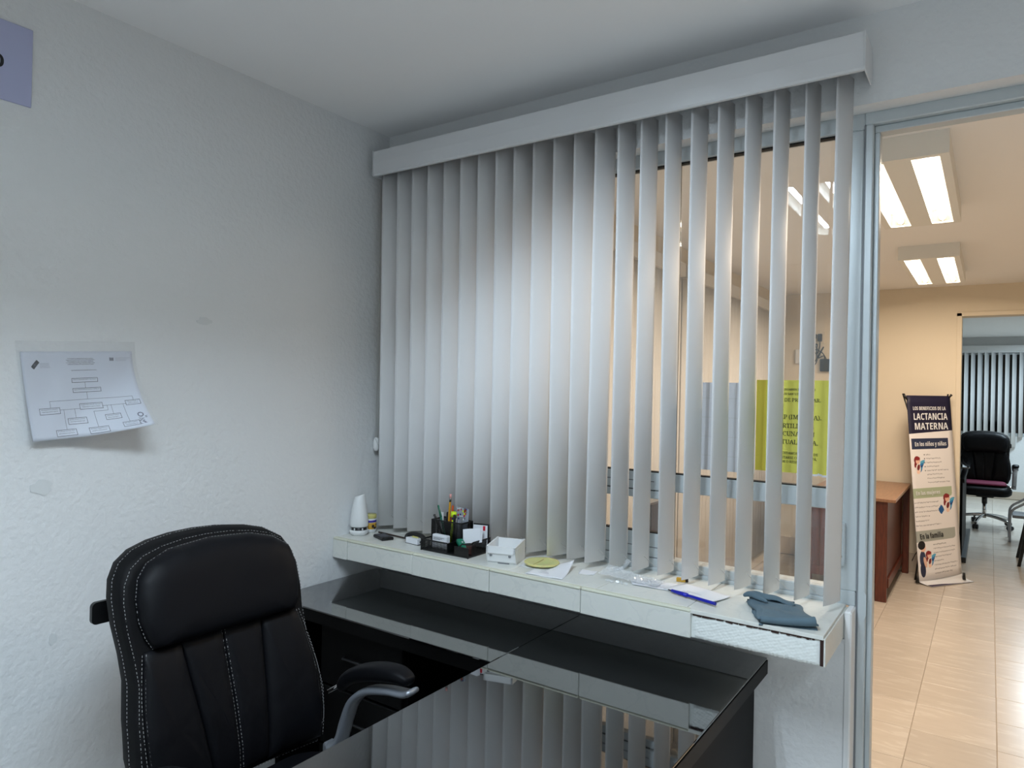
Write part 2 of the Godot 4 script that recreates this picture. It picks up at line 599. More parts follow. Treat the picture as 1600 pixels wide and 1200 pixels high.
# ==================================================================== shell
func build_shell() -> void:
	var P: Material = mats.wall_paint
	var C: Material = mats.cream_paint
	var w := structure("wall_left")
	boxed("plaster", v(-0.15, 0, -0.21), v(0, 2.58, 3.6), P, w)
	for d in [[1.236, 1.222, 0.030, 0.022, 5], [0.769, 1.719, 0.028, 0.014, 9], [1.20, 0.80, 0.012, 0.02, 13]]:   # small filler blotches on the paint
		var rng := RandomNumberGenerator.new()
		rng.seed = d[4]
		var pts := []
		for k in 14:
			var a := TAU * k / 14
			var r := rng.randf_range(0.7, 1.1)
			pts.append(Vector2(d[0] + cos(a) * d[2] * r, d[1] + sin(a) * d[3] * r))
		var st := mb()
		prism(st, pts, 0.0, 0.0015, func(x, y, z): return v(z, y, x))
		put("filler_patch", st, mats.patch_paint, w)
	w = structure("wall_front")
	boxed("lower_wall", v(0, 0, -0.21), v(1.812, 0.838, -0.06), P, w)
	boxed("lintel", v(0, 2.33, -0.21), v(4.0, 2.58, -0.06), P, w)
	boxed("pier", v(2.78, 0, -0.21), v(4.0, 2.33, -0.06), P, w)
	boxed("corner_bead", v(1.802, 0, -0.21), v(1.8215, 0.917, -0.057), P, w, 0.004)
	w = structure("wall_right")
	boxed("plaster", v(4.0, 0, -0.21), v(4.15, 2.58, 3.6), P, w)
	w = structure("wall_back")
	boxed("plaster", v(-0.15, 0, 3.6), v(4.15, 2.58, 3.75), P, w)
	w = structure("ceiling")
	boxed("near_ceiling", v(-0.15, 2.58, -0.06), v(4.15, 2.70, 3.75), mats.ceiling_paint, w)
	boxed("middle_ceiling", v(-0.15, 2.466, -5.0), v(4.35, 2.58, -0.21), mats.ceiling_paint, w)
	boxed("far_ceiling", v(-1.2, 2.46, -11.2), v(4.6, 2.58, -5.0), mats.ceiling_paint, w)
	boxed("ceiling_cap", v(-0.15, 2.58, -0.21), v(4.35, 2.7, -0.06), mats.ceiling_paint, w)
	# the room beyond the window
	w = structure("wall_partition")
	boxed("plaster", v(-0.15, 0, -4.9), v(0.45, 2.466, -0.21), C, w)
	w = structure("wall_end")
	boxed("left_panel", v(-0.15, 0, -5.05), v(1.922, 2.466, -4.9), C, w)
	boxed("over_door", v(1.922, 2.212, -5.05), v(2.80, 2.466, -4.9), C, w)
	boxed("right_panel", v(2.80, 0, -5.05), v(4.35, 2.466, -4.9), C, w)
	w = structure("wall_side")
	boxed("plaster", v(4.2, 0, -5.05), v(4.35, 2.466, -0.21), C, w)
	w = structure("baseboard_end")
	var x := 0.45
	while x < 1.88:
		boxed("tile", v(x + 0.001, 0, -4.9), v(minf(x + 0.324, 1.888), 0.165, -4.888), mats.tile_base, w, 0.002)
		x += 0.325
	w = structure("trim_2")   # frame of the doorway in the end wall
	boxed("jamb", v(1.888, 0, -5.06), v(1.926, 2.235, -4.885), C, w, 0.003)
	boxed("jamb", v(2.796, 0, -5.06), v(2.834, 2.235, -4.885), C, w, 0.003)
	boxed("head", v(1.888, 2.205, -5.06), v(2.834, 2.24, -4.885), C, w, 0.003)
	# far office
	w = structure("wall_far")
	boxed("below_window", v(-1.2, 0, -11.05), v(4.6, 0.95, -10.9), P, w)
	boxed("over_window", v(-1.2, 2.24, -11.05), v(4.6, 2.46, -10.9), P, w)
	boxed("left_of_window", v(-1.2, 0.95, -11.05), v(1.2, 2.24, -10.9), P, w)
	boxed("right_of_window", v(3.6, 0.95, -11.05), v(4.6, 2.24, -10.9), P, w)
	w = structure("baseboard_far")
	boxed("strip", v(-1.2, 0, -10.9), v(4.6, 0.12, -10.885), mats.tile_base, w, 0.002)
	w = structure("wall_far_left")
	boxed("plaster", v(-1.35, 0, -11.05), v(-1.2, 2.46, -5.05), P, w)
	w = structure("wall_far_right")
	boxed("plaster", v(4.6, 0, -11.05), v(4.75, 2.46, -5.05), P, w)
	w = structure("window_2")
	boxed("frame", v(1.2, 0.95, -10.98), v(3.6, 1.0, -10.9), mats.aluminium, w, 0.003)
	boxed("frame", v(1.2, 2.19, -10.98), v(3.6, 2.24, -10.9), mats.aluminium, w, 0.003)
	for k in 4:
		boxed("mullion", v(1.2 + k * 0.785, 1.0, -10.97), v(1.245 + k * 0.785, 2.19, -10.91), mats.aluminium, w, 0.003)
	for k in 3:
		boxed("pane", v(1.245 + k * 0.785, 1.0, -10.95), v(1.985 + k * 0.785, 2.19, -10.944), mats.night_glass, w)
	boxed("night_backing", v(1.2, 0.95, -11.05), v(3.6, 2.24, -11.0), mats.night_glass, w)

func build_floor_tiles() -> void:
	var w := structure("floor")
	boxed("slab", v(-1.35, -0.1, -11.05), v(4.75, -0.006, 3.75), mats.floor_grout, w)
	boxed("near_room_floor", v(0, -0.006, -0.06), v(4.0, 0, 3.6), mats.floor_light, w)
	boxed("doorway_strip", v(1.83, -0.006, -0.21), v(2.78, 0, -0.06), mats.floor_plain, w)
	var st := mb()
	box(st, v(0, -0.003, 0), v(0.3225, 0.006, 0.3225), 0.0012)
	var tile := mesh_of(st)
	var rng := RandomNumberGenerator.new()
	rng.seed = 4
	for i in range(-4, 8):
		for j in range(-4, 30):
			var x := 1.85 + 0.325 * (i + 0.5)
			var z := -1.28 - 0.325 * (j + 0.5)
			if z < -10.8 or z > -0.36 or (z > -4.9 and (x < 0.6 or x > 4.0)):
				continue
			if z < -4.9 and (x < 1.6 or x > 3.2):
				continue
			var o := put("tile", tile, mats["floor_tile_%d" % rng.randi_range(0, 2)], w)
			o.position = v(x, 0, z)
	boxed("far_room_floor", v(-1.2, -0.006, -10.9), v(1.52, -0.001, -5.05), mats.floor_plain, w)
	boxed("far_room_floor", v(3.15, -0.006, -10.9), v(4.6, -0.001, -5.05), mats.floor_plain, w)

# ==================================================================== window and door frame
func build_window() -> void:
	var A: Material = mats.aluminium
	var w := structure("window_1")
	boxed("top_rail", v(0.0, 2.284, -0.185), v(1.8225, 2.332, -0.128), A, w, 0.003)
	boxed("bottom_rail", v(0.0, 0.915, -0.195), v(1.82, 0.958, -0.128), A, w, 0.003)
	boxed("track", v(0.0, 0.918, -0.128), v(1.76, 0.93, -0.118), A, w, 0.002)
	boxed("jamb", v(0.0, 0.958, -0.185), v(0.05, 2.284, -0.128), A, w, 0.003)
	boxed("jamb", v(1.762, 0.958, -0.185), v(1.8215, 2.284, -0.128), A, w, 0.003)
	boxed("mid_rail", v(0.05, 1.186, -0.180), v(1.762, 1.245, -0.132), A, w, 0.003)
	boxed("mid_groove", v(0.05, 1.213, -0.132), v(1.20, 1.2165, -0.1312), mats.grey_plastic, w)
	boxed("mullion", v(1.236, 0.958, -0.166), v(1.262, 2.284, -0.150), A, w, 0.002)
	boxed("gasket", v(1.262, 1.247, -0.1585), v(1.2665, 2.282, -0.1525), mats.gasket, w)
	boxed("gasket", v(1.262, 0.96, -0.1585), v(1.2665, 1.185, -0.1525), mats.gasket, w)
	boxed("gasket", v(0.05, 2.2795, -0.162), v(1.762, 2.284, -0.140), mats.gasket, w)
	boxed("gasket", v(0.05, 1.245, -0.162), v(1.762, 1.2485, -0.136), mats.gasket, w)
	boxed("gasket", v(0.05, 1.1825, -0.162), v(1.20, 1.186, -0.136), mats.gasket, w)
	# the low sliding sash at the left
	boxed("sash_rail", v(0.05, 0.958, -0.165), v(1.243, 1.040, -0.134), A, w, 0.002)
	boxed("sash_rail", v(1.0, 1.156, -0.165), v(1.243, 1.184, -0.138), A, w, 0.002)
	boxed("sash_groove", v(0.05, 0.992, -0.134), v(1.243, 0.995, -0.1332), mats.grey_plastic, w)
	boxed("sash_groove", v(0.05, 0.9585, -0.134), v(1.243, 0.961, -0.1332), mats.grey_plastic, w)
	boxed("gasket", v(0.05, 1.040, -0.162), v(1.243, 1.0435, -0.138), mats.gasket, w)
	boxed("pane", v(0.05, 1.245, -0.157), v(1.243, 2.284, -0.153), mats.glass, w)
	boxed("pane", v(1.268, 1.245, -0.157), v(1.762, 2.284, -0.153), mats.glass, w)
	boxed("pane", v(0.05, 1.040, -0.157), v(1.243, 1.186, -0.153), mats.glass, w)
	boxed("pane", v(1.268, 0.958, -0.157), v(1.762, 1.186, -0.153), mats.glass, w)
	var lock := mb()
	bx(lock, v(1.768, 1.030, -0.128), v(1.792, 1.152, -0.114), 0.002)
	var plate := put("strike_plate", lock, A, w)
	for y in [1.056, 1.132]:
		var sc := mb(true)
		lathe(sc, [Vector2(0.0055, 0), Vector2(0.0055, 0.001), Vector2(0.004, 0.003), Vector2(0, 0.0035)], v(1.7795, y, -0.114), 12, Basis(Vector3.RIGHT, PI / 2))
		put("screw", sc, mats.steel, plate)
	var d := structure("door_1")   # frame of the open doorway
	boxed("post", v(1.8245, 0, -0.195), v(1.846, 2.296, -0.128), A, d, 0.003)
	boxed("stop", v(1.846, 0, -0.195), v(1.860, 2.276, -0.150), A, d, 0.002)
	boxed("head", v(1.8225, 2.296, -0.195), v(2.78, 2.332, -0.128), A, d, 0.003)
	boxed("head_stop", v(1.846, 2.276, -0.195), v(2.78, 2.296, -0.150), A, d, 0.002)
	boxed("seal", v(1.8215, 0.0, -0.18), v(1.8245, 2.296, -0.1295), mats.grey_plastic, d)
	boxed("post", v(2.745, 0, -0.195), v(2.78, 2.296, -0.128), A, d, 0.003)
	var k := mb()
	prism(k, [Vector2(1.8395, 0.875), Vector2(1.8475, 0.895), Vector2(1.8475, 0.955), Vector2(1.841, 0.965), Vector2(1.8365, 0.94), Vector2(1.8365, 0.895)], -0.1285, -0.1255, func(x, y, z): return v(x, y, z))
	put("latch_plate", k, A, d)

# ==================================================================== sill
func build_sill() -> void:
	var w := structure("trim_1")
	boxed("slab", v(0.0, 0.842, -0.128), v(1.792, 0.908, 0.196), mats.adhesive, w)
	var T: Material = mats.sill_tile
	var xs := [0.0, 0.081, 0.420, 0.765, 1.110, 1.457]
	for k in 5:   # front tiles
		boxed("front_tile", v(xs[k] + 0.0012, 0.840 + 0.0015 * (k % 2), 0.196), v(xs[k + 1] - 0.0012, 0.911, 0.2055 - 0.001 * (k % 2)), T, w, 0.0015)
	for k in 5:
		boxed("nosing", v(xs[k] + 0.0008, 0.9085, 0.186), v(xs[k + 1] - 0.0008, 0.9195, 0.2065), mats.grout, w, 0.004)
	var tx := [0.0, 0.165, 0.495, 0.825, 1.155, 1.44, 1.797]
	for k in 6:
		boxed("top_tile", v(tx[k] + 0.0008, 0.908, -0.127), v(tx[k + 1] - 0.0008, 0.919, 0.1865 if k < 5 else 0.203), T, w, 0.001)
	boxed("end_tile", v(1.792, 0.842, -0.127), v(1.801, 0.912, 0.2015), T, w, 0.001)
	boxed("broken_edge", v(1.7885, 0.843, 0.196), v(1.797, 0.910, 0.2025), mats.dirt_brown, w, 0.001)
	var ed := mb()
	var rng := RandomNumberGenerator.new()
	rng.seed = 77
	var x := 1.46
	while x < 1.775:   # crumbling edge under the top tile
		var s := rng.randf_range(0.006, 0.02)
		box(ed, v(x + s / 2, 0.9065 - rng.randf() * 0.002, 0.1985), v(s, rng.randf_range(0.002, 0.006), rng.randf_range(0.004, 0.008)), 0.0008, Basis(Vector3.FORWARD, rng.randf_range(-0.15, 0.15)))
		x += s * rng.randf_range(0.9, 1.3)
	put("crumbled_edge", ed, mats.dirt_brown, w)
	# bare adhesive with the print of a ribbed tile back
	var f := FastNoiseLite.new()
	f.seed = 9
	f.frequency = 60.0
	var st := mb(true)
	grid(st, 150, 36, func(u: float, q: float):
		var px := 1.4585 + 0.331 * u
		var py := 0.8415 + 0.064 * q
		var a := sin((px + py * 0.7) * 640.0) * 0.5 + sin((px * 0.35 - py) * 760.0) * 0.5
		var edge := clampf(minf(minf(u * 30.0, (1.0 - u) * 30.0), minf(q * 9.0, (1.0 - q) * 9.0)), 0.0, 1.0)
		return v(px, py + f.get_noise_2d(px * 3.0, 7.0) * 0.004 * (1.0 - q), 0.1965 + edge * (0.0030 + 0.00035 * a + 0.0010 * f.get_noise_2d(px, py))), 0.0005)
	put("bare_adhesive", st, mats.adhesive, w)

# ==================================================================== blinds
func slat_mesh(width: float, length: float, sag: float) -> ArrayMesh:
	var st := mb(true)
	grid(st, 8, 2, func(u: float, q: float):
		var x := (u - 0.5) * width
		return v(x, -length * (1.0 - q), sag * (1.0 - pow(2.0 * u - 1.0, 2.0))), 0.0009)
	return mesh_of(st)

func build_near_blind() -> void:
	var t := thing("vertical_blind", "white vertical blind with half-open slats hanging over the tiled sill", "blind", v(0, 0, 0))
	var st := mb()
	# front panel: flat face with small lips
	prism(st, [Vector2(0.060, 2.474), Vector2(0.075, 2.472), Vector2(0.0765, 2.425), Vector2(0.0755, 2.379), Vector2(0.071, 2.3735), Vector2(0.058, 2.3745), Vector2(0.058, 2.379), Vector2(0.0695, 2.381), Vector2(0.0695, 2.469), Vector2(0.060, 2.4705)], 0.045, 1.846, func(z, y, x): return v(x, y, z))
	put("valance", st, mats.valance, t)
	for e in [0.0425, 1.8465]:
		var cap := mb()
		prism(cap, [Vector2(-0.055, 2.462), Vector2(-0.059, 2.42), Vector2(-0.055, 2.388), Vector2(-0.04, 2.372), Vector2(0.073, 2.372), Vector2(0.0785, 2.378), Vector2(0.0785, 2.474), Vector2(-0.03, 2.475)], e, e + 0.0032, func(z, y, x): return v(x, y, z))
		put("end_cap", cap, mats.valance, t)
	boxed("headrail", v(0.05, 2.410, -0.028), v(1.84, 2.446, 0.022), mats.valance, t, 0.003)
	boxed("top_cover", v(0.045, 2.469, -0.055), v(1.846, 2.473, 0.068), mats.valance, t)
	var length := 1.462
	var slat := slat_mesh(0.089, length, 0.0042)
	var rng := RandomNumberGenerator.new()
	rng.seed = 15
	var feet := []
	for k in 22:
		var phi := deg_to_rad(([39.0, 39.0, 39.0, 39.0, 38.0, 37.0, 35.0, 32.0, 29.0, 27.0, 27.0][k] if k < 11 else [25.0, 22.0, 15.5, 14.0, 14.0, 14.5, 14.5, 15.0, 15.5, 16.0, 20.0][k - 11]) + rng.randf_range(-1.2, 1.2))
		var dx := rng.randf_range(-0.0015, 0.0015)
		if k == 12:
			phi = deg_to_rad(24)
		# front edge of the slat top runs along the rail
		var front := v(0.063 + 0.08162 * k + dx, 2.40, 0.0395)
		var up := v(0.0115 + (0.006 if k == 12 else 0.0) + rng.randf_range(-0.002, 0.002), 1.0, 0.024 + rng.randf_range(-0.003, 0.003)).normalized()
		var side := v(sin(phi), 0, -cos(phi))
		side = (side - up * side.dot(up)).normalized()
		var b := Basis(side, up, side.cross(up))
		var o := put("slat", slat, mats.slat, t)
		o.transform = Transform3D(b, front + side * 0.0445)
		var hang := mb()
		box(hang, front + side * 0.0445 + v(0, 0.008, 0), v(0.012, 0.03, 0.004), 0.001, b)
		put("hook", hang, mats.white_plastic, t)
		var low := front + side * 0.0445 - up * (length - 0.042)
		feet.append([low + side * 0.008 + b.z * 0.0085, low, side, up, b])
	for k in 21:
		var a: Vector3 = feet[k][0]
		var c: Vector3 = feet[k + 1][1] - feet[k + 1][4].z * 0.004 + feet[k + 1][2] * 0.01
		c.y -= 0.012
		var mid: Vector3 = (a + c) / 2 - v(0, 0.024, 0) + feet[k][2] * 0.008
		var path := curve([a, a.lerp(mid, 0.5) - v(0, 0.003, 0), mid, c], 7)
		var ch := mb(true)
		tube(ch, path, 0.00062, 5)
		for q in path:
			tube(ch, [q - v(0, 0.0011, 0), q, q + v(0, 0.0011, 0)], [0.0004, 0.0013, 0.0004], 5)
		put("bead_chain", ch, mats.bead, t)
	# control cords with their weight, by the left wall
	var co := mb(true)
	tube(co, [v(0.034, 2.40, 0.02), v(0.026, 1.9, 0.006), v(0.018, 1.30, 0.002)], 0.0012, 6)
	tube(co, [v(0.038, 2.40, 0.012), v(0.034, 1.9, -0.004), v(0.024, 1.29, -0.004)], 0.0012, 6)
	put("control_cord", co, mats.cord, t)
	var cw := mb(true)
	lathe(cw, [Vector2(0, -0.052), Vector2(0.009, -0.050), Vector2(0.0125, -0.04), Vector2(0.0135, -0.02), Vector2(0.011, -0.004), Vector2(0.006, 0.004), Vector2(0, 0.006)], v(0.020, 1.298, 0.0), 18)
	put("cord_weight", cw, mats.white_plastic, t)
	var cb := mb(true)
	tube(cb, [v(0.0255, 1.30, 0.0105), v(0.031, 1.286, 0.009), v(0.035, 1.272, 0.004)], 0.0012, 6)
	put("bead_chain", cb, mats.bead, t)

# ==================================================================== things on the left wall
func ink_rect(im: Image, x: float, y: float, w: float, h: float, c: Color) -> void:
	im.fill_rect(Rect2i(int(x), int(y), maxi(1, int(w)), maxi(1, int(h))), c)

func ink_frame(im: Image, x: int, y: int, w: int, h: int, t: int, c: Color) -> void:
	ink_rect(im, x, y, w, t, c)
	ink_rect(im, x, y + h - t, w, t, c)
	ink_rect(im, x, y, t, h, c)
	ink_rect(im, x + w - t, y, t, h, c)

func ink_text(im: Image, x: int, y: int, w: int, h: int, c: Color, rng: RandomNumberGenerator) -> void:   # small print, too fine to read
	var p := x
	while p < x + w:
		var word := rng.randi_range(h * 2, h * 6)
		var q := p
		while q < mini(p + word, x + w):
			ink_rect(im, q, y + (0 if rng.randf() < 0.3 else h / 4), maxi(1, h / 3), h * (0.75 if rng.randf() < 0.6 else 0.5), c)
			q += maxi(2, int(h * 0.62))
		p += word + h / 2

func print_mat(called: String, im: Image, rough := 0.6) -> StandardMaterial3D:
	var m := flat_mat(called, Color(1, 1, 1), rough)
	m.albedo_texture = ImageTexture.create_from_image(im)
	return m

func build_wall_papers() -> void:
	# organisation chart in a clear sleeve
	var rng := RandomNumberGenerator.new()
	rng.seed = 6
	var im := Image.create(1000, 760, false, Image.FORMAT_RGB8)
	im.fill(Color(0.83, 0.845, 0.885))
	var k := Color(0.15, 0.15, 0.18)
	for q in 46:   # the slanted dark emblem, top left
		for s in 26:
			ink_rect(im, 75 + q * 1.1 + s * 0.8, 128 - q * 1.25 + s * 0.85, 3, 3, Color(0.10, 0.10, 0.14) if not (q > 16 and q < 24 and s > 6 and s < 18) else Color(0.35, 0.36, 0.42))
	for j in 4:
		ink_text(im, 150, 100 + j * 12, 75 + j * 3, 6, Color(0.5, 0.5, 0.56), rng)
	for j in 5:
		ink_text(im, 385 - (j % 2) * 12, 60 + j * 13, 235 + (j % 2) * 24, 9, k, rng)
	ink_text(im, 410, 166, 230, 9, k, rng)
	for q in 5:
		ink_rect(im, 772 + q * 8, 56 + (q % 2) * 6, 6, 34 - (q % 2) * 10, Color(0.3, 0.3, 0.36))
	for j in 3:
		ink_text(im, 828, 58 + j * 13, 150 - j * 20, 7, Color(0.55, 0.55, 0.6), rng)
	var boxes := [[405, 240, 240, 40], [405, 330, 260, 40], [450, 470, 200, 54], [95, 490, 175, 56], [850, 470, 125, 50], [325, 592, 165, 56], [645, 585, 135, 52], [205, 706 - 20, 175, 56], [480, 690, 165, 58], [765, 680, 135, 50]]
	for b in boxes:
		ink_frame(im, b[0], b[1], b[2], b[3], 4, k)
		ink_text(im, b[0] + 14, b[1] + 10, b[2] - 30, 8, k, rng)
		if b[3] > 45:
			ink_text(im, b[0] + 20, b[1] + 28, b[2] - 42, 8, k, rng)
	for l in [[524, 280, 3, 50], [530, 370, 3, 62], [190, 432, 735, 3], [190, 432, 3, 58], [922, 432, 3, 40], [270, 512, 180, 3], [650, 500, 200, 3], [300, 512, 3, 176], [400, 512, 3, 80], [560, 545, 125, 3], [684, 500, 3, 45], [560, 545, 3, 145], [720, 500, 3, 85], [825, 500, 3, 180]]:
		ink_rect(im, l[0], l[1], l[2], l[3], Color(0.28, 0.28, 0.32))
	for q in 14:   # stamp in the corner
		var a := TAU * q / 14
		ink_rect(im, 926 + cos(a) * 20, 625 + sin(a) * 20, 9, 9, Color(0.3, 0.29, 0.36))
	for q in 26:
		ink_rect(im, 905 + rng.randf() * 62 - q * 1.2, 650 + q * 3.0, 16, 4, Color(0.32, 0.30, 0.38))
	var t := thing("notice", "white organisation chart in a clear sleeve, its lower corner curling off the wall", "notice", v(0, 0, 0))
	var f := func(u: float, q: float, out: float):
		var y := lerpf(lerpf(1.590, 1.607, u), lerpf(1.350, 1.374, u), q)
		var z := lerpf(lerpf(1.297, 1.004, u), lerpf(1.268, 0.986, u), q)
		var curl := 0.085 * pow(clampf((u + q - 1.10) / 0.9, 0.0, 1.0), 1.6) + 0.022 * q * q
		return v(0.004 + curl + out + 0.0012 * sin(u * 17.0 + q * 5.0), y + 0.02 * pow(clampf((u + q - 1.3) / 0.7, 0.0, 1.0), 2.0), z)
	var st := mb(true)
	grid(st, 30, 22, func(u, q): return f.call(u, 1.0 - q, 0.0), 0.0006)
	# the sheet's picture runs from its top, so the sheet is laid with v upside down
	var m := print_mat("chart_print", im, 0.5)
	m.uv1_scale = Vector3(1, -1, 1)
	m.uv1_offset = Vector3(0, 1, 0)
	put("chart", st, m, t)
	var sl := mb(true)
	grid(sl, 30, 24, func(u, q): return f.call(u * 1.06 - 0.03, 1.0 - (q * 1.13 - 0.01), 0.0016), 0.0003)
	put("sleeve", sl, mats.sleeve_film, t)
	# lavender sign cut by the frame edge
	var s := thing("sign", "lavender grey sign board with black lettering high on the left wall", "sign", v(0, 0, 0))
	boxed("board", v(0.0005, 2.243, 1.285), v(0.006, 2.450, 1.86), mats.lavender_sign, s, 0.001)
	words("letter", "O", 0.036, v(0.0064, 2.340, 1.366), v(0, 0, -1), v(0, 1, 0), mats.ink, s)

# ==================================================================== desk
func build_desk() -> void:
	var t := thing("desk", "black L-shaped office desk with glossy glass top against the sill wall", "desk", v(0, 0, 0))
	var B: Material = mats.black_board
	var st := mb()
	prism(st, [Vector2(0.004, -0.03), Vector2(1.606, -0.03), Vector2(1.606, 1.95), Vector2(1.004, 1.95), Vector2(1.004, 0.484), Vector2(0.004, 0.484)], 0.704, 0.7435, func(x, z, y): return v(x, y, z))
	put("desktop", st, B, t)
	boxed("glass_top", v(0.004, 0.744, -0.03), v(0.9825, 0.750, 0.4875), mats.black_glass, t, 0.0015)
	boxed("glass_top", v(0.9845, 0.744, -0.03), v(1.604, 0.750, 1.953), mats.black_glass, t, 0.0015)
	boxed("side_panel", v(1.548, 0, -0.02), v(1.572, 0.704, 1.90), mats.black_panel, t, 0.002)
	boxed("end_panel", v(1.03, 0, 1.87), v(1.548, 0.704, 1.894), mats.black_panel, t, 0.002)
	boxed("modesty_panel", v(0.64, 0.18, 0.0), v(1.548, 0.704, 0.02), mats.black_panel, t, 0.002)
	boxed("side_panel", v(0.006, 0, -0.02), v(0.03, 0.704, 0.46), mats.black_panel, t, 0.002)
	var ped := boxed("pedestal", v(0.22, 0.06, 0.0), v(0.62, 0.704, 0.43), mats.black_panel, t, 0.002)
	for k in 3:
		var dr := boxed("drawer", v(0.228, 0.08 + 0.206 * k, 0.43), v(0.612, 0.278 + 0.206 * k, 0.448), B, ped, 0.003)
		var h := mb(true)
		tube(h, [v(0.35, 0.19 + 0.206 * k, 0.448), v(0.352, 0.19 + 0.206 * k, 0.462), v(0.488, 0.19 + 0.206 * k, 0.462), v(0.49, 0.19 + 0.206 * k, 0.448)], 0.0045, 8)
		put("handle", h, mats.black_plastic, dr)

# ==================================================================== office chair, facing +x
func back_x(y: float) -> float:
	var ys := [0.48, 0.58, 0.68, 0.86, 1.0, 1.13]
	var xs := [-0.205, -0.215, -0.242, -0.305, -0.352, -0.395]
	for k in 5:
		if y <= ys[k + 1] or k == 4:
			return lerpf(xs[k], xs[k + 1], (y - ys[k]) / (ys[k + 1] - ys[k]))
	return xs[5]

func dashes(st: SurfaceTool, pts: Array, dash := 0.0050, gap := 0.0042, r := 0.00052) -> void:
	var left := 0.0
	for k in pts.size() - 1:
		var a: Vector3 = pts[k]
		var b: Vector3 = pts[k + 1]
		var l := a.distance_to(b)
		if l < 1e-6:
			continue
		var dir := (b - a) / l
		var s := left
		while s < l:
			var e := minf(s + dash, l)
			var up := Vector3.UP if absf(dir.y) < 0.9 else Vector3.RIGHT
			var z := dir.cross(up).normalized()
			box(st, a + dir * (s + e) / 2, v(e - s, r * 2, r * 2), 0.0, Basis(dir, z.cross(dir).normalized(), z))
			s += dash + gap
		left = s - l

func ribbon(st: SurfaceTool, pts: Array, halves: Array, seg := 14) -> void:   # sweep in the x-y plane with an oval section; halves [across z, in plane]
	var rings := []
	for k in pts.size():
		var t: Vector3 = (pts[mini(k + 1, pts.size() - 1)] - pts[maxi(k - 1, 0)]).normalized()
		var n := v(-t.y, t.x, 0).normalized()
		var ring := []
		for j in seg:
			var a := TAU * j / seg
			var cx := signf(cos(a)) * pow(absf(cos(a)), 0.7)
			var cy := signf(sin(a)) * pow(absf(sin(a)), 0.7)
			ring.append(pts[k] + v(0, 0, cx * halves[k][0]) + n * cy * halves[k][1])
		rings.append(ring)
	for k in rings.size() - 1:
		for j in seg:
			var m := (j + 1) % seg
			quad(st, rings[k][j], rings[k + 1][j], rings[k + 1][m], rings[k][m])
	for j in seg:
		var m := (j + 1) % seg
		tri(st, pts[0], rings[0][j], rings[0][m])
		tri(st, pts[-1], rings[-1][m], rings[-1][j])

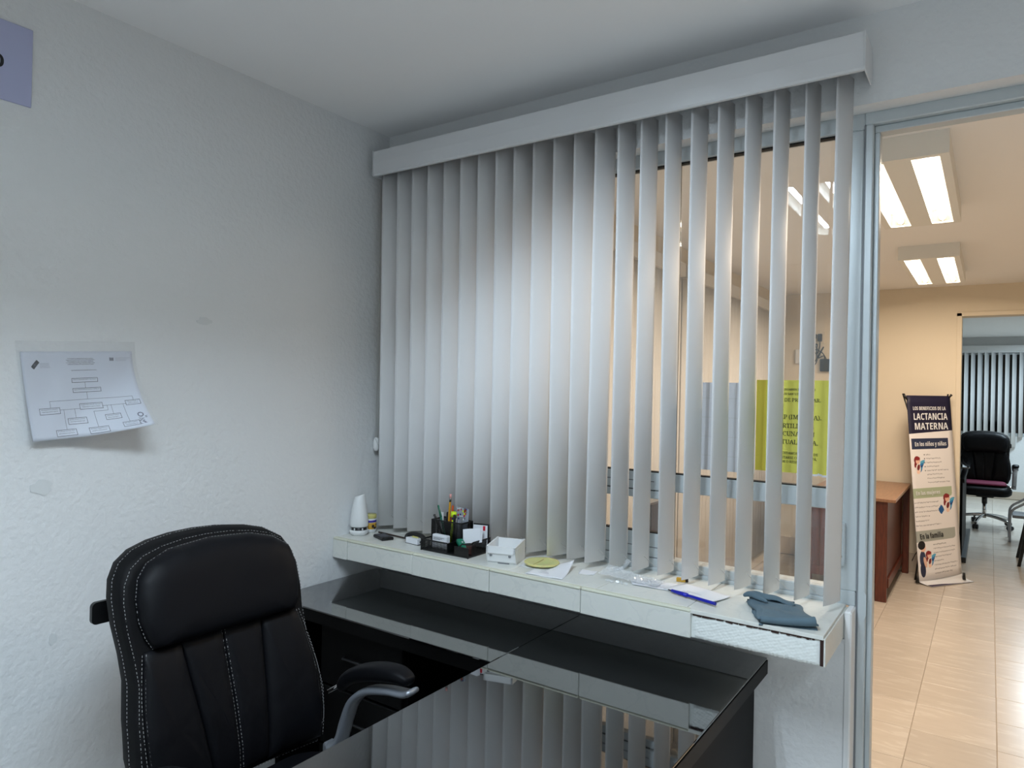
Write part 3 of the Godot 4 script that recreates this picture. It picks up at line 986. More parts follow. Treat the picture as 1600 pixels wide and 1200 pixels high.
func make_chair(label: String, cushion: bool) -> Node3D:
	var t := thing("office_chair", label, "chair")
	var L: Material = mats.leather
	var wrap := func(z: float, y: float, d: float): return v(back_x(y) + d + 0.42 * z * z, y, z)
	var half := [[0.50, 0.235], [0.56, 0.258], [0.64, 0.268], [0.72, 0.262], [0.80, 0.248], [0.86, 0.250], [0.93, 0.258], [0.99, 0.258], [1.03, 0.250], [1.065, 0.228], [1.088, 0.190], [1.102, 0.135], [1.110, 0.07]]
	var shell := []
	for h in half:
		shell.append(Vector2(-h[1], h[0]))
	shell.append(Vector2(0, 1.1125))
	for k in half.size():
		shell.append(Vector2(half[-1 - k][1], half[-1 - k][0]))
	shell = dense(shell, 0.03)
	var st := mb(true)
	pillow(st, shell, [[0.3, -0.004], [0.7, -0.004], [0.93, -0.004], [0.975, -0.008], [1.0, -0.022], [1.012, -0.05], [1.0, -0.078], [0.96, -0.096], [0.85, -0.104], [0.4, -0.108]], wrap)
	put("backrest", st, mats.leather_side, t)
	# headrest cushion
	var pad := []
	for p in [[-0.212, 0.872], [-0.228, 0.90], [-0.240, 0.95], [-0.240, 1.0], [-0.229, 1.045], [-0.185, 1.075], [-0.12, 1.092], [0.0, 1.098], [0.12, 1.088], [0.185, 1.066], [0.214, 1.035], [0.226, 0.99], [0.226, 0.94], [0.215, 0.90], [0.2, 0.872], [0.1, 0.866], [0, 0.865], [-0.1, 0.866]]:
		pad.append(Vector2(p[0], p[1]))
	pad = dense(pad, 0.022)
	st = mb(true)
	pillow(st, pad, [[0.15, 0.050], [0.5, 0.049], [0.75, 0.044], [0.9, 0.034], [0.97, 0.02], [1.0, 0.004], [0.98, -0.008]], func(z: float, y: float, d: float):
		var wr := 0.0016 * sin(z * 60.0 + y * 35.0) * smoothstep(0.0, 0.03, d) * smoothstep(0.10, 0.22, absf(z))
		return v(back_x(y) + d + 0.42 * z * z + wr, y, z))
	put("headrest", st, L, t)
	# four upholstered panels below it
	var cuts_top := [0.222, 0.122, 0.004, -0.112, -0.222]
	var cuts_low := [0.236, 0.078, 0.004, -0.075, -0.236]
	for k in 4:
		var o := []
		for j in 9:
			var q := j / 8.0
			var bulge := 0.018 * sin(PI * q)
			o.append(Vector2(lerpf(cuts_low[k], cuts_top[k], q) + (bulge if k == 0 else 0.0) - 0.001, lerpf(0.52, 0.868, q)))
		for j in 9:
			var q := 1.0 - j / 8.0
			var bulge := 0.018 * sin(PI * q)
			o.append(Vector2(lerpf(cuts_low[k + 1], cuts_top[k + 1], q) - (bulge if k == 3 else 0.0) + 0.001, lerpf(0.52, 0.868, q)))
		st = mb(true)
		var high := 0.020 if k == 0 or k == 3 else 0.013
		pillow(st, dense(o, 0.03), [[0.2, high], [0.6, high * 0.95], [0.85, high * 0.72], [0.95, high * 0.4], [1.0, 0.001], [1.0, -0.006]], func(z: float, y: float, d: float):
			return v(back_x(y) + d + 0.42 * z * z + 0.0012 * sin(y * 90.0 + z * 40.0) * smoothstep(0.0, 0.02, d), y, z))
		put("back_panel", st, L, t)
	# light stitching
	st = mb()
	for off in [-0.0045, 0.0045]:
		var line := []
		for j in 20:
			var y := lerpf(0.866, 0.53, j / 19.0)
			line.append(wrap.call(0.004 + off, y, 0.0062))
		dashes(st, line)
	for sc in [[0.975, -0.0068], [1.0135, -0.046]]:
		var mid := Vector2.ZERO
		for p in shell:
			mid += p
		mid /= shell.size()
		var line := []
		for p in shell:
			var q: Vector2 = mid + (p - mid) * sc[0]
			line.append(wrap.call(q.x, q.y, sc[1] + 0.001))
		line.append(line[0])
		dashes(st, line)
	var rim := []
	var pm := Vector2.ZERO
	for p in pad:
		pm += p
	pm /= pad.size()
	for p in pad:
		var q: Vector2 = pm + (p - pm) * 1.0
		if q.y > 0.868:
			rim.append(wrap.call(q.x, q.y, 0.0055))
	dashes(st, rim)
	for s in [-1, 1]:
		for inset in [0.0, 0.009]:
			var edge := []
			for j in 18:
				var q := 1.0 - j / 17.0
				var z: float = lerpf(0.236, 0.222, q) + 0.018 * sin(PI * q) - 0.004 + inset
				edge.append(wrap.call(s * z, lerpf(0.525, 0.866, q), 0.002 + 0.003 * (1.0 - inset / 0.009)))
			dashes(st, edge)
		dashes(st, [wrap.call(s * 0.245, 0.868, -0.012), wrap.call(s * 0.2465, 0.867, -0.045), wrap.call(s * 0.243, 0.866, -0.085)])
	put("stitching", st, mats.thread, t)
	# carrier bar behind the headrest
	st = mb()
	prism(st, round_rect(0.545, 0.055, 0.012), -0.128, -0.116, func(z, y, d): return v(back_x(0.94) + d, 0.94 + y, z - 0.006))
	put("rear_bar", st, mats.black_plastic, t)
	# seat
	st = mb(true)
	pillow(st, dense(round_rect(0.50, 0.52, 0.11, 6), 0.04), [[0.2, 0.505], [0.6, 0.505], [0.85, 0.497], [0.96, 0.478], [1.0, 0.45], [0.985, 0.415], [0.93, 0.40], [0.4, 0.395]], func(x: float, z: float, y: float): return v(x + 0.01, y - 0.02 * smoothstep(0.12, 0.26, x), -z))
	put("seat", st, L, t)
	if cushion:
		st = mb(true)
		pillow(st, dense(round_rect(0.40, 0.42, 0.06, 4), 0.05), [[0.3, 0.53], [0.9, 0.527], [1.0, 0.517], [1.0, 0.508], [0.9, 0.504]], func(x: float, z: float, y: float): return v(x, y, -z))
		var cu := put("seat_pad", st, mats.maroon, t)
		cu.set_meta("label", "thin maroon seat pad")
	# arms
	for s in [-1.0, 1.0]:
		var zz: float = s * 0.29 - 0.004 + (0.022 if s > 0 else 0.0)
		var dip := v(0.02, -0.028, 0) if s > 0 else Vector3.ZERO   # the pads are set a little unevenly
		var path := curve([v(-0.170, 0.640, zz), v(-0.140, 0.676, zz), v(-0.085, 0.706, zz), v(-0.01, 0.728, zz), v(0.055, 0.736, zz), v(0.100, 0.727, zz)], 5)
		for k in path.size():
			path[k] += dip
		var halves := []
		for k in path.size():
			var q := float(k) / (path.size() - 1)
			var e := pow(sin(PI * clampf(0.04 + 0.93 * q, 0.0, 1.0)), 0.38)
			halves.append([(0.028 + 0.012 * q) * e, 0.0235 * e])
		st = mb(true)
		ribbon(st, path, halves, 18)
		var pd := put("arm_pad", st, L, t)
		st = mb()
		var seam := []
		for k in range(3, path.size() - 1):
			seam.append(path[k] + v(0, -0.006, -s * -halves[k][0] * 0.99))
		dashes(st, seam, 0.004, 0.003)
		put("stitching", st, mats.thread, pd)
		var low := curve([v(0.108, 0.704, zz), v(0.085, 0.692, zz), v(0.02, 0.684, zz), v(-0.06, 0.662, zz), v(-0.115, 0.618, zz), v(-0.142, 0.560, zz), v(-0.165, 0.495, zz), v(-0.205, 0.462, zz)], 5)
		for k in low.size():
			low[k] += dip
		halves = []
		for k in low.size():
			halves.append([0.024, lerpf(0.008, 0.015, float(k) / (low.size() - 1))])
		st = mb(true)
		ribbon(st, low, halves, 14)
		bx(st, v(-0.225, 0.44, zz - 0.02), v(-0.15, 0.475, zz + 0.02), 0.006)
		put("arm_support", st, mats.cast_aluminium, t)
		st = mb(true)
		tube(st, [v(-0.19, 0.458, zz), v(-0.19, 0.458, s * 0.21)], 0.011, 10)
		put("arm_bracket", st, mats.chrome, t)
	st = mb(true)
	tube(st, [v(-0.20, 0.63, -0.272), v(-0.165, 0.655, -0.30)], 0.006, 8)
	put("lever", st, mats.chrome, t)
	# mechanism, column, star base with casters
	st = mb()
	bx(st, v(-0.12, 0.355, -0.09), v(0.12, 0.398, 0.09), 0.01)
	bx(st, v(-0.27, 0.38, -0.045), v(-0.10, 0.40, 0.045), 0.006)
	bx(st, v(-0.33, 0.38, -0.04), v(-0.27, 0.56, 0.04), 0.006)
	put("tilt_mechanism", st, mats.black_plastic, t)
	st = mb(true)
	tube(st, [v(0, 0.355, 0), v(0, 0.27, 0)], 0.028, 14)
	put("column_cover", st, mats.black_plastic, t)
	st = mb(true)
	tube(st, [v(0, 0.28, 0), v(0, 0.10, 0)], 0.022, 14)
	put("column", st, mats.chrome, t)
	for k in 5:
		var a := TAU * (k + 0.25) / 5
		var dir := v(cos(a), 0, sin(a))
		st = mb(true)
		tube(st, curve([dir * 0.015 + v(0, 0.135, 0), dir * 0.12 + v(0, 0.128, 0), dir * 0.24 + v(0, 0.105, 0), dir * 0.30 + v(0, 0.075, 0)], 4), 0.017, 10)
		var leg := put("base_leg", st, mats.chrome, t)
		st = mb(true)
		var side := v(-sin(a), 0, cos(a))
		for e in [-1, 1]:
			tube(st, [dir * 0.30 + side * 0.006 * e + v(0, 0.029, 0), dir * 0.30 + side * 0.026 * e + v(0, 0.029, 0)], 0.028, 14)
		tube(st, [dir * 0.30 + v(0, 0.03, 0), dir * 0.30 + v(0, 0.075, 0)], 0.008, 8)
		put("caster", st, mats.black_plastic, leg)
	return t

# ==================================================================== things on the sill (its top is y 0.919)
func pen(called: String, label: String, category: String, a: Vector3, b: Vector3, r: float, parts: Array, group := "") -> Node3D:
	# parts: [name, from, to, material, radius factor at start, at end] along a (upper end) to b
	if a.y > 1.0:
		group = "pens standing in the wire pen cup"
	var t := thing(called, label, category, Vector3.ZERO, 0.0, group)
	for p in parts:
		var st := mb(true)
		tube(st, [a.lerp(b, p[1]), a.lerp(b, p[1] + (p[2] - p[1]) * 0.02), a.lerp(b, p[2] - (p[2] - p[1]) * 0.02), a.lerp(b, p[2])], [r * p[4] * 0.8, r * p[4], r * p[5], r * p[5] * 0.8], 10)
		put(p[0], st, p[3], t)
	return t

func mesh_panel(st: SurfaceTool, a: Vector3, along: Vector3, up: Vector3, step := 0.0036) -> void:
	# wire netting: a grid of thin bars
	var n := int(along.length() / step)
	var m := int(up.length() / step)
	var w := 0.0011
	var nz := along.cross(up).normalized()
	for k in n + 1:
		var p := a + along * (float(k) / n)
		box(st, p + up / 2, v(w, up.length(), w), 0, Basis(along.normalized(), up.normalized(), nz))
	for k in m + 1:
		var p := a + up * (float(k) / m)
		box(st, p + along / 2, v(along.length(), w, w), 0, Basis(along.normalized(), up.normalized(), nz))

func rim_bar(st: SurfaceTool, pts: Array, w := 0.0042) -> void:
	for k in pts.size() - 1:
		var d: Vector3 = pts[k + 1] - pts[k]
		var x := d.normalized()
		var y := Vector3.UP if absf(x.y) < 0.9 else Vector3.RIGHT
		var z := x.cross(y).normalized()
		box(st, (pts[k] + pts[k + 1]) / 2, v(d.length() + w * 0.8, w, w), 0.0008, Basis(x, z.cross(x).normalized(), z))

func build_sill_things() -> void:
	var S := 0.919
	var W: Material = mats.white_plastic
	# air freshener: tapered cone with a slanted top on a slotted foot
	var t := thing("air_freshener", "white tapered air freshener with slanted top standing at the sill's wall end", "air freshener", v(0.043, S, 0.108))
	var st := mb(true)
	lathe(st, [Vector2(0, 0), Vector2(0.029, 0), Vector2(0.034, 0.004), Vector2(0.0375, 0.012), Vector2(0.0375, 0.017), Vector2(0.0365, 0.0215), Vector2(0.033, 0.0215), Vector2(0.0325, 0.016), Vector2(0, 0.015)], Vector3.ZERO, 32)
	put("foot", st, W, t)
	st = mb(true)
	lathe(st, [Vector2(0.031, 0.014), Vector2(0.031, 0.036), Vector2(0, 0.036)], Vector3.ZERO, 24)
	put("slot", st, mats.black_plastic, t)
	for k in 6:
		st = mb(true)
		var a := TAU * (k + 0.3) / 6
		bx(st, v(cos(a) * 0.030 - 0.003, 0.022, sin(a) * 0.030 - 0.003), v(cos(a) * 0.030 + 0.003, 0.030, sin(a) * 0.030 + 0.003), 0.001)
		put("clip", st, W, t)
	st = mb(true)
	var seg := 32
	var prof := [[0.0348, 0.034], [0.0365, 0.040], [0.0352, 0.065], [0.0322, 0.090], [0.0282, 0.115], [0.0240, 0.137], [0.0215, 0.149], [0.0200, 0.156], [0.0185, 0.158]]
	var rings := []
	for p in prof:
		var ring := []
		for j in seg:
			var a := TAU * j / seg
			var tilt: float = 0.38 * smoothstep(0.12, 0.15, p[1])
			ring.append(v(cos(a) * p[0], p[1] + tilt * cos(a + 0.55) * p[0], sin(a) * p[0]))
		rings.append(ring)
	for k in rings.size() - 1:
		for j in seg:
			var n := (j + 1) % seg
			quad(st, rings[k][n], rings[k][j], rings[k + 1][j], rings[k + 1][n])
	for j in seg:
		tri(st, v(0, 0.151, 0), rings[-1][(j + 1) % seg], rings[-1][j])
		tri(st, v(0, 0.034, 0), rings[0][j], rings[0][(j + 1) % seg])
	put("cover", st, W, t)
	# little jar in the corner
	t = thing("jar", "small white jar with yellow lid and purple and gold label behind the air freshener", "jar", v(0.040, S, 0.045), deg_to_rad(35))
	st = mb(true)
	lathe(st, [Vector2(0, 0), Vector2(0.020, 0), Vector2(0.0245, 0.004), Vector2(0.0255, 0.012), Vector2(0.0255, 0.053), Vector2(0.0245, 0.058), Vector2(0, 0.059)], Vector3.ZERO, 28)
	put("body", st, W, t)
	st = mb(true)
	lathe(st, [Vector2(0.0, 0.058), Vector2(0.0255, 0.058), Vector2(0.0262, 0.060), Vector2(0.0262, 0.071), Vector2(0.025, 0.0735), Vector2(0, 0.0738)], Vector3.ZERO, 28)
	put("lid", st, mats.lid, t)
	st = mb(true)
	lathe(st, [Vector2(0.0255, 0.015), Vector2(0.0259, 0.0155), Vector2(0.0259, 0.0405), Vector2(0.0255, 0.041)], Vector3.ZERO, 28)
	var lb := put("label_band", st, mats.gold_label, t)
	st = mb(true)
	lathe(st, [Vector2(0.0255, 0.042), Vector2(0.026, 0.0425), Vector2(0.026, 0.0505), Vector2(0.0255, 0.051)], Vector3.ZERO, 28)
	put("label_stripe", st, mats.purple_label, t)
	for q in [[0.55, 0.020, 0.012, 0.009], [0.9, 0.027, 0.010, 0.012], [0.2, 0.033, 0.007, 0.006]]:
		st = mb(true)
		grid(st, 6, 3, func(u: float, w: float):
			var a: float = q[0] + (0.5 - u) * q[2] / 0.026
			return v(cos(a) * 0.0261, q[1] + (w - 0.5) * q[3], sin(a) * 0.0261), 0.0002)
		put("label_picture", st, mats.dark_label, lb)
	# black pocket gadget with a grey face
	t = thing("pocket_device", "flat black pocket device with grey face lying beside the small jar", "device", v(0.172, S, 0.100), deg_to_rad(-22))
	st = mb()
	box(st, v(0, 0.006, 0), v(0.088, 0.012, 0.050), 0.003)
	put("body", st, mats.black_plastic, t)
	boxed("face_plate", v(-0.034, 0.0118, -0.019), v(0.028, 0.0128, 0.019), mats.slate, t, 0.0004)
	for k in 3:
		boxed("face_line", v(-0.032, 0.0126, -0.0135 + 0.012 * k), v(0.026, 0.0131, -0.0125 + 0.012 * k), mats.black_plastic, t)
	pen("pencil", "dark thin stick lying behind the flat black pocket device", "stick", v(0.085, S + 0.0045, 0.040), v(0.275, S + 0.0045, 0.058), 0.0034, [["shaft", 0.0, 1.0, mats.dark_wood, 1.0, 0.9]])
	# black bow holding a white pad
	t = thing("tape_holder", "black arched holder with a small white pad, left of the wire organizer", "tape holder", v(0.322, S, 0.092), deg_to_rad(-6))
	st = mb(true)
	tube(st, curve([v(-0.046, 0.010, -0.004), v(-0.046, 0.024, -0.012), v(-0.022, 0.031, -0.018), v(0.022, 0.031, -0.018), v(0.046, 0.024, -0.012), v(0.048, 0.009, 0.002)], 5), 0.0085, 12)
	put("bow", st, mats.black_plastic, t)
	boxed("pad", v(-0.032, 0.001, -0.006), v(0.034, 0.022, 0.010), mats.paper, t, 0.001)
	boxed("roll", v(-0.018, 0.010, -0.014), v(0.018, 0.0265, -0.006), mats.lid, t, 0.004)
	boxed("base", v(-0.034, 0, -0.012), v(0.040, 0.002, 0.011), mats.black_plastic, t, 0.0006)
	# ---- wire organizer
	t = thing("desk_organizer", "black wire mesh desk organizer with pen cup on the sill", "organizer", v(0, 0, 0))
	var x0 := 0.412
	var x1 := 0.630
	var z0 := 0.018
	var z1 := 0.147
	var b := S + 0.0005
	boxed("base", v(x0, b, z0), v(x1, b + 0.006, z1), mats.wire_black, t, 0.001)
	var hl := 0.040
	var hr := 0.052
	st = mb()
	mesh_panel(st, v(x0, b + 0.006, z1), v(0.122, 0, 0), v(0, hl - 0.006, 0))
	mesh_panel(st, v(x0, b + 0.006, z0), v(0, 0, z1 - z0), v(0, hl - 0.006, 0))
	mesh_panel(st, v(x0, b + 0.006, z0), v(x1 - x0, 0, 0), v(0, hl - 0.006, 0))
	mesh_panel(st, v(x1, b + 0.006, z0), v(0, 0, z1 - z0 - 0.02), v(0, hr - 0.006, 0))
	var net := put("wire_mesh", st, mats.wire_black, t)
	net.set_meta("kind", "stuff")
	st = mb()
	rim_bar(st, [v(x0, b + hl, z0), v(x0, b + hl, z1), v(x0 + 0.122, b + hl, z1)])
	rim_bar(st, [v(x0 + 0.165, b + 0.022, z1), v(x1 - 0.03, b + 0.046, z1 - 0.002), v(x1, b + 0.046, z1 - 0.012), v(x1, b + hr, z1 - 0.03), v(x1, b + hr, z0), v(x0, b + hl, z0)])
	for p in [[x0, z0], [x0, z1], [x1, z0], [x1, z1]]:
		rim_bar(st, [v(p[0], b, p[1]), v(p[0], b + (hl if p[1] != z1 or p[0] == x0 else 0.036), p[1])])
	put("rim", st, mats.wire_black, t)
	boxed("divider", v(x0 + 0.120, b + 0.006, 0.088), v(x0 + 0.1245, b + 0.04, z1), mats.wire_black, t, 0.001)
	boxed("divider", v(x0 + 0.140, b + 0.006, z0), v(x0 + 0.1425, b + 0.05, 0.090), mats.wire_black, t, 0.001)
	boxed("front_plate", v(x1 - 0.062, b + 0.006, z1 - 0.002), v(x1, b + 0.036, z1), mats.wire_black, t)
	# pen cup
	var cx0 := 0.409
	var cx1 := 0.549
	var cz0 := 0.020
	var cz1 := 0.086
	var ch := 0.103
	st = mb()
	mesh_panel(st, v(cx0, b + 0.006, cz1), v(cx1 - cx0, 0, 0), v(0, ch - 0.006, 0))
	mesh_panel(st, v(cx0, b + 0.006, cz0), v(cx1 - cx0, 0, 0), v(0, ch - 0.006, 0))
	mesh_panel(st, v(cx0, b + 0.006, cz0), v(0, 0, cz1 - cz0), v(0, ch - 0.006, 0))
	mesh_panel(st, v(cx1, b + 0.006, cz0), v(0, 0, cz1 - cz0), v(0, ch - 0.006, 0))
	net = put("cup_mesh", st, mats.wire_black, t)
	net.set_meta("kind", "stuff")
	st = mb()
	rim_bar(st, [v(cx0, b + ch, cz0), v(cx0, b + ch, cz1), v(cx1, b + ch, cz1), v(cx1, b + ch, cz0), v(cx0, b + ch, cz0)])
	for p in [[cx0, cz0], [cx0, cz1], [cx1, cz0], [cx1, cz1]]:
		rim_bar(st, [v(p[0], b, p[1]), v(p[0], b + ch, p[1])])
	put("cup_rim", st, mats.wire_black, t)
	boxed("cup_back_plate", v(cx0 + 0.03, b + 0.006, cz0 + 0.032), v(cx0 + 0.064, b + ch - 0.012, cz0 + 0.034), mats.wire_black, t)
	# what stands in the cup
	pen("pencil", "yellow pencil standing eraser up, the tallest in the pen cup", "pencil", v(0.4665, 1.118, 0.050), v(0.452, 0.932, 0.044), 0.0043, [["eraser", 0.0, 0.075, mats.pink, 1.0, 1.0], ["ferrule", 0.075, 0.13, mats.steel, 1.05, 1.05], ["band", 0.13, 0.155, mats.black_plastic, 1.0, 1.0], ["shaft", 0.155, 1.0, mats.pencil_yellow, 1.0, 1.0]])
	pen("pen", "green capped pen leaning left in the pen cup", "pen", v(0.417, 1.073, 0.062), v(0.476, 0.945, 0.079), 0.0048, [["cap", 0.0, 0.34, mats.green_pen, 0.7, 1.0], ["barrel", 0.34, 1.0, mats.green_plastic, 0.72, 0.72]])
	pen("pen", "black pen leaning far left over the cup's rim", "pen", v(0.400, 1.037, 0.064), v(0.448, 0.935, 0.050), 0.0048, [["barrel", 0.0, 1.0, mats.black_plastic, 0.9, 0.9]])
	pen("pen", "short black stubby marker standing behind the green pen", "pen", v(0.447, 1.047, 0.036), v(0.440, 0.935, 0.036), 0.0085, [["barrel", 0.0, 1.0, mats.black_plastic, 0.9, 1.0]])
	pen("pen", "orange pen beside the yellow pencil in the cup", "pen", v(0.4755, 1.076, 0.046), v(0.466, 0.935, 0.046), 0.0042, [["barrel", 0.0, 1.0, mats.orange, 1.0, 1.0]])
	pen("highlighter", "neon yellow highlighter with a star-shaped top in the cup", "highlighter", v(0.4935, 1.056, 0.061), v(0.478, 0.94, 0.060), 0.0062, [["barrel", 0.25, 1.0, mats.neon, 0.7, 0.9], ["head", 0.0, 0.16, mats.neon, 1.75, 1.75], ["neck", 0.16, 0.25, mats.blue_tab, 0.9, 0.8]])
	pen("pen", "black clip pen just right of the neon highlighter", "pen", v(0.503, 1.048, 0.070), v(0.506, 0.935, 0.070), 0.0055, [["barrel", 0.0, 1.0, mats.black_plastic, 0.9, 0.9]])
	pen("marker", "grey marker leaning right at the cup's right edge", "marker", v(0.534, 1.043, 0.068), v(0.520, 0.935, 0.066), 0.0065, [["barrel", 0.0, 1.0, mats.grey_plastic, 0.85, 1.0]])
	pen("pen", "silver pen with clear barrel between the black pen and grey marker", "pen", v(0.517, 1.036, 0.074), v(0.513, 0.935, 0.072), 0.0040, [["barrel", 0.0, 1.0, mats.steel, 1.0, 1.0]])
	var rng := RandomNumberGenerator.new()
	rng.seed = 31
	t = thing("sticker_card", "speckled multicoloured sticker card standing at the back of the cup", "card", v(0, 0, 0))
	st = mb()
	box(st, v(0.512, 1.000, 0.036), v(0.058, 0.140, 0.0016), 0, Basis(Vector3.FORWARD, 0.05))
	put("card", st, mats.paper_print, t)
	for k in 26:
		var c: Material = [mats.neon, mats.orange, mats.blue_tab, mats.red_tab, mats.paper, mats.grey_plastic][rng.randi_range(0, 5)]
		var p := v(0.512 + rng.randf_range(-0.024, 0.026), 1.045 + rng.randf_range(-0.018, 0.024), 0.0373)
		boxed("sticker", p - v(0.003, 0.0035, 0.0003), p + v(0.003, 0.0035, 0.0003), c, t)
	boxed("rule", v(0.424, 0.932, 0.052), v(0.437, 1.047, 0.0535), W, tag(thing("ruler", "short clear ruler with teal print behind the black leaning pen", "ruler"), "short clear ruler with teal print behind the black leaning pen", "ruler"))
	# front left compartment: a white correction box and a clip box
	t = thing("eraser_box", "white box printed with grey text in the organizer's front left tray", "box", v(0.476, b + 0.006, 0.111), deg_to_rad(-4))
	st = mb()
	box(st, v(0, 0.026, 0), v(0.074, 0.052, 0.022), 0.0035)
	put("body", st, mats.paper, t)
	boxed("window", v(-0.018, 0.006, 0.0105), v(0.024, 0.033, 0.0135), W, t, 0.002)
	for k in 3:
		boxed("print", v(-0.028, 0.041 - 0.0035 * k, 0.0109), v(0.026 - 0.01 * k, 0.0425 - 0.0035 * k, 0.0113), mats.grey_plastic, t)
	# stapler
	t = thing("stapler", "small green stapler tilted in the organizer's front right tray", "stapler", v(0.578, b + 0.006, 0.118), deg_to_rad(-32))
	st = mb(true)
	pillow(st, dense([Vector2(-0.036, 0.012), Vector2(-0.034, 0.024), Vector2(-0.018, 0.033), Vector2(0.006, 0.033), Vector2(0.026, 0.024), Vector2(0.034, 0.012), Vector2(0.0, 0.012)], 0.008), [[0.5, 0.011], [0.9, 0.010], [1.0, 0.006], [1.0, -0.006], [0.9, -0.010], [0.5, -0.011]], func(x: float, y: float, d: float): return v(x, y + 0.010 - 0.32 * x, d))
	put("head", st, mats.green_plastic, t)
	boxed("foot", v(-0.036, 0.0, -0.010), v(0.036, 0.006, 0.010), mats.green_plastic, t, 0.002)
	boxed("magazine", v(-0.030, 0.008, -0.006), v(0.026, 0.013, 0.006), mats.steel, t, 0.001)
	boxed("highlight_strip", v(-0.012, 0.0415, -0.0022), v(0.012, 0.0425, 0.0022), W, t)
	# note slips and a framed card behind
	t = thing("note_slips", "white note slips fanned above the green stapler", "paper slips", v(0, 0, 0))
	for k in 4:
		st = mb()
		var bs := Basis(Vector3.UP, deg_to_rad(10 - 3 * k)) * Basis(Vector3.RIGHT, deg_to_rad(-12 - 2 * k)) * Basis(Vector3.BACK, deg_to_rad(9))
		box(st, v(0.598 + 0.001 * k, b + 0.066, 0.086 - 0.004 * k), v(0.070, 0.050, 0.0007), 0, bs)
		put("slip", st, mats.paper, t)
	t = thing("card_frame", "white card with red tab in a black edge at organizer's back right", "card", v(0.606, b, 0.040), deg_to_rad(12))
	st = mb()
	box(st, v(0, 0.058, 0), v(0.062, 0.092, 0.004), 0.001)
	put("frame", st, mats.black_plastic, t)
	boxed("card", v(-0.031, 0.02, 0.0018), v(0.026, 0.0995, 0.0026), mats.paper, t)
	boxed("tab", v(0.008, 0.080, 0.0024), v(0.017, 0.097, 0.0031), mats.red_tab, t)
	t = thing("small_box", "small brown cardboard box behind the organizer's right front wire", "box", v(0.607, b + 0.006, 0.100), 0.3)
	st = mb()
	box(st, v(0, 0.015, 0), v(0.030, 0.030, 0.024), 0.001)
	put("body", st, mats.brown_box, t)
	# ---- white receipt printer shell
	t = thing("printer_base", "empty white plastic printer cradle with open top next to the organizer", "cradle", v(0.748, S, 0.082), deg_to_rad(16))
	t.scale = v(1.22, 1.1, 1.15)
	var hw := 0.043
	var side := [Vector2(0.036, 0.0), Vector2(0.044, 0.007), Vector2(0.054, 0.034), Vector2(0.053, 0.055), Vector2(-0.047, 0.064), Vector2(-0.047, 0.002), Vector2(-0.04, 0.0)]
	for e in [-1.0, 1.0]:
		st = mb()
		var xa: float = e * hw
		prism(st, side, minf(xa, xa - e * 0.005), maxf(xa, xa - e * 0.005), func(z, y, x): return v(x, y, z))
		put("side", st, W, t)
	st = mb()
	prism(st, [Vector2(0.054, 0.034), Vector2(0.053, 0.055), Vector2(0.048, 0.0555), Vector2(0.049, 0.034)], -hw, hw, func(z, y, x): return v(x, y, z))
	put("front_rim", st, W, t)
	st = mb()
	prism(st, [Vector2(0.036, 0.0), Vector2(0.044, 0.007), Vector2(0.0505, 0.034), Vector2(0.046, 0.034), Vector2(0.040, 0.008), Vector2(0.034, 0.003)], -hw + 0.004, hw - 0.004, func(z, y, x): return v(x, y, z))
	put("front_panel", st, W, t)
	boxed("bottom", v(-hw, 0.0, -0.047), v(hw, 0.004, 0.038), W, t)
	boxed("back", v(-hw, 0.002, -0.047), v(hw, 0.062, -0.043), W, t)
	boxed("inner_floor", v(-hw + 0.005, 0.026, -0.043), v(hw - 0.005, 0.03, 0.049), W, t)
	for e in [-0.030, 0.026]:
		st = mb(true)
		lathe(st, [Vector2(0.0042, 0), Vector2(0.0042, 0.0012), Vector2(0, 0.0016)], v(e, 0.027, 0.0488), 12, Basis(Vector3.RIGHT, deg_to_rad(76)))
		put("screw_hole", st, mats.grey_plastic, t)
	boxed("slot", v(hw - 0.0004, 0.044, 0.014), v(hw + 0.0006, 0.048, 0.034), mats.valance, t)
	boxed("latch", v(-0.012, 0.0, 0.0365), v(0.022, 0.004, 0.040), mats.grey_plastic, t)
	# ---- papers and a disc of wax
	paper("receipt", "white printed receipt sheet with a raised corner under the yellow wax disc", "receipt", [v(0.868, S + 0.0015, 0.030), v(0.985, S + 0.0015, 0.020), v(1.026, S + 0.001, 0.171), v(0.893, S + 0.001, 0.182)], 0.028, Vector2(1, 0), true)
	paper("receipt", "small white slip under the left edge of the yellow wax disc", "receipt", [v(0.815, S + 0.0005, 0.060), v(0.865, S + 0.0005, 0.055), v(0.885, S + 0.0005, 0.120), v(0.822, S + 0.0005, 0.112)], 0.0, Vector2(1, 0), false)
	paper("receipt", "small grey slip peeking out right of the printed receipt sheet", "receipt", [v(1.010, S + 0.0003, 0.018), v(1.070, S + 0.002, 0.014), v(1.078, S + 0.0003, 0.058), v(1.03, S + 0.0003, 0.075)], 0.0, Vector2(1, 0), false)
	t = thing("wax_disc", "pale yellow wax disc lying on the printed receipt", "disc", v(0.881, S + 0.0055, 0.060))
	st = mb(true)
	lathe(st, [Vector2(0, 0), Vector2(0.050, 0.0), Vector2(0.057, 0.002), Vector2(0.0605, 0.007), Vector2(0.059, 0.0095), Vector2(0.053, 0.0085), Vector2(0, 0.0075)], Vector3.ZERO, 40)
	put("disc", st, mats.wax, t)
	st = mb(true)
	tube(st, [v(-0.012, 0.0085, -0.03), v(-0.008, 0.0088, 0.0), v(-0.003, 0.0085, 0.035), v(0.0, 0.0088, 0.055)], 0.0011, 6)
	put("crack", st, mats.wax_crack, t)
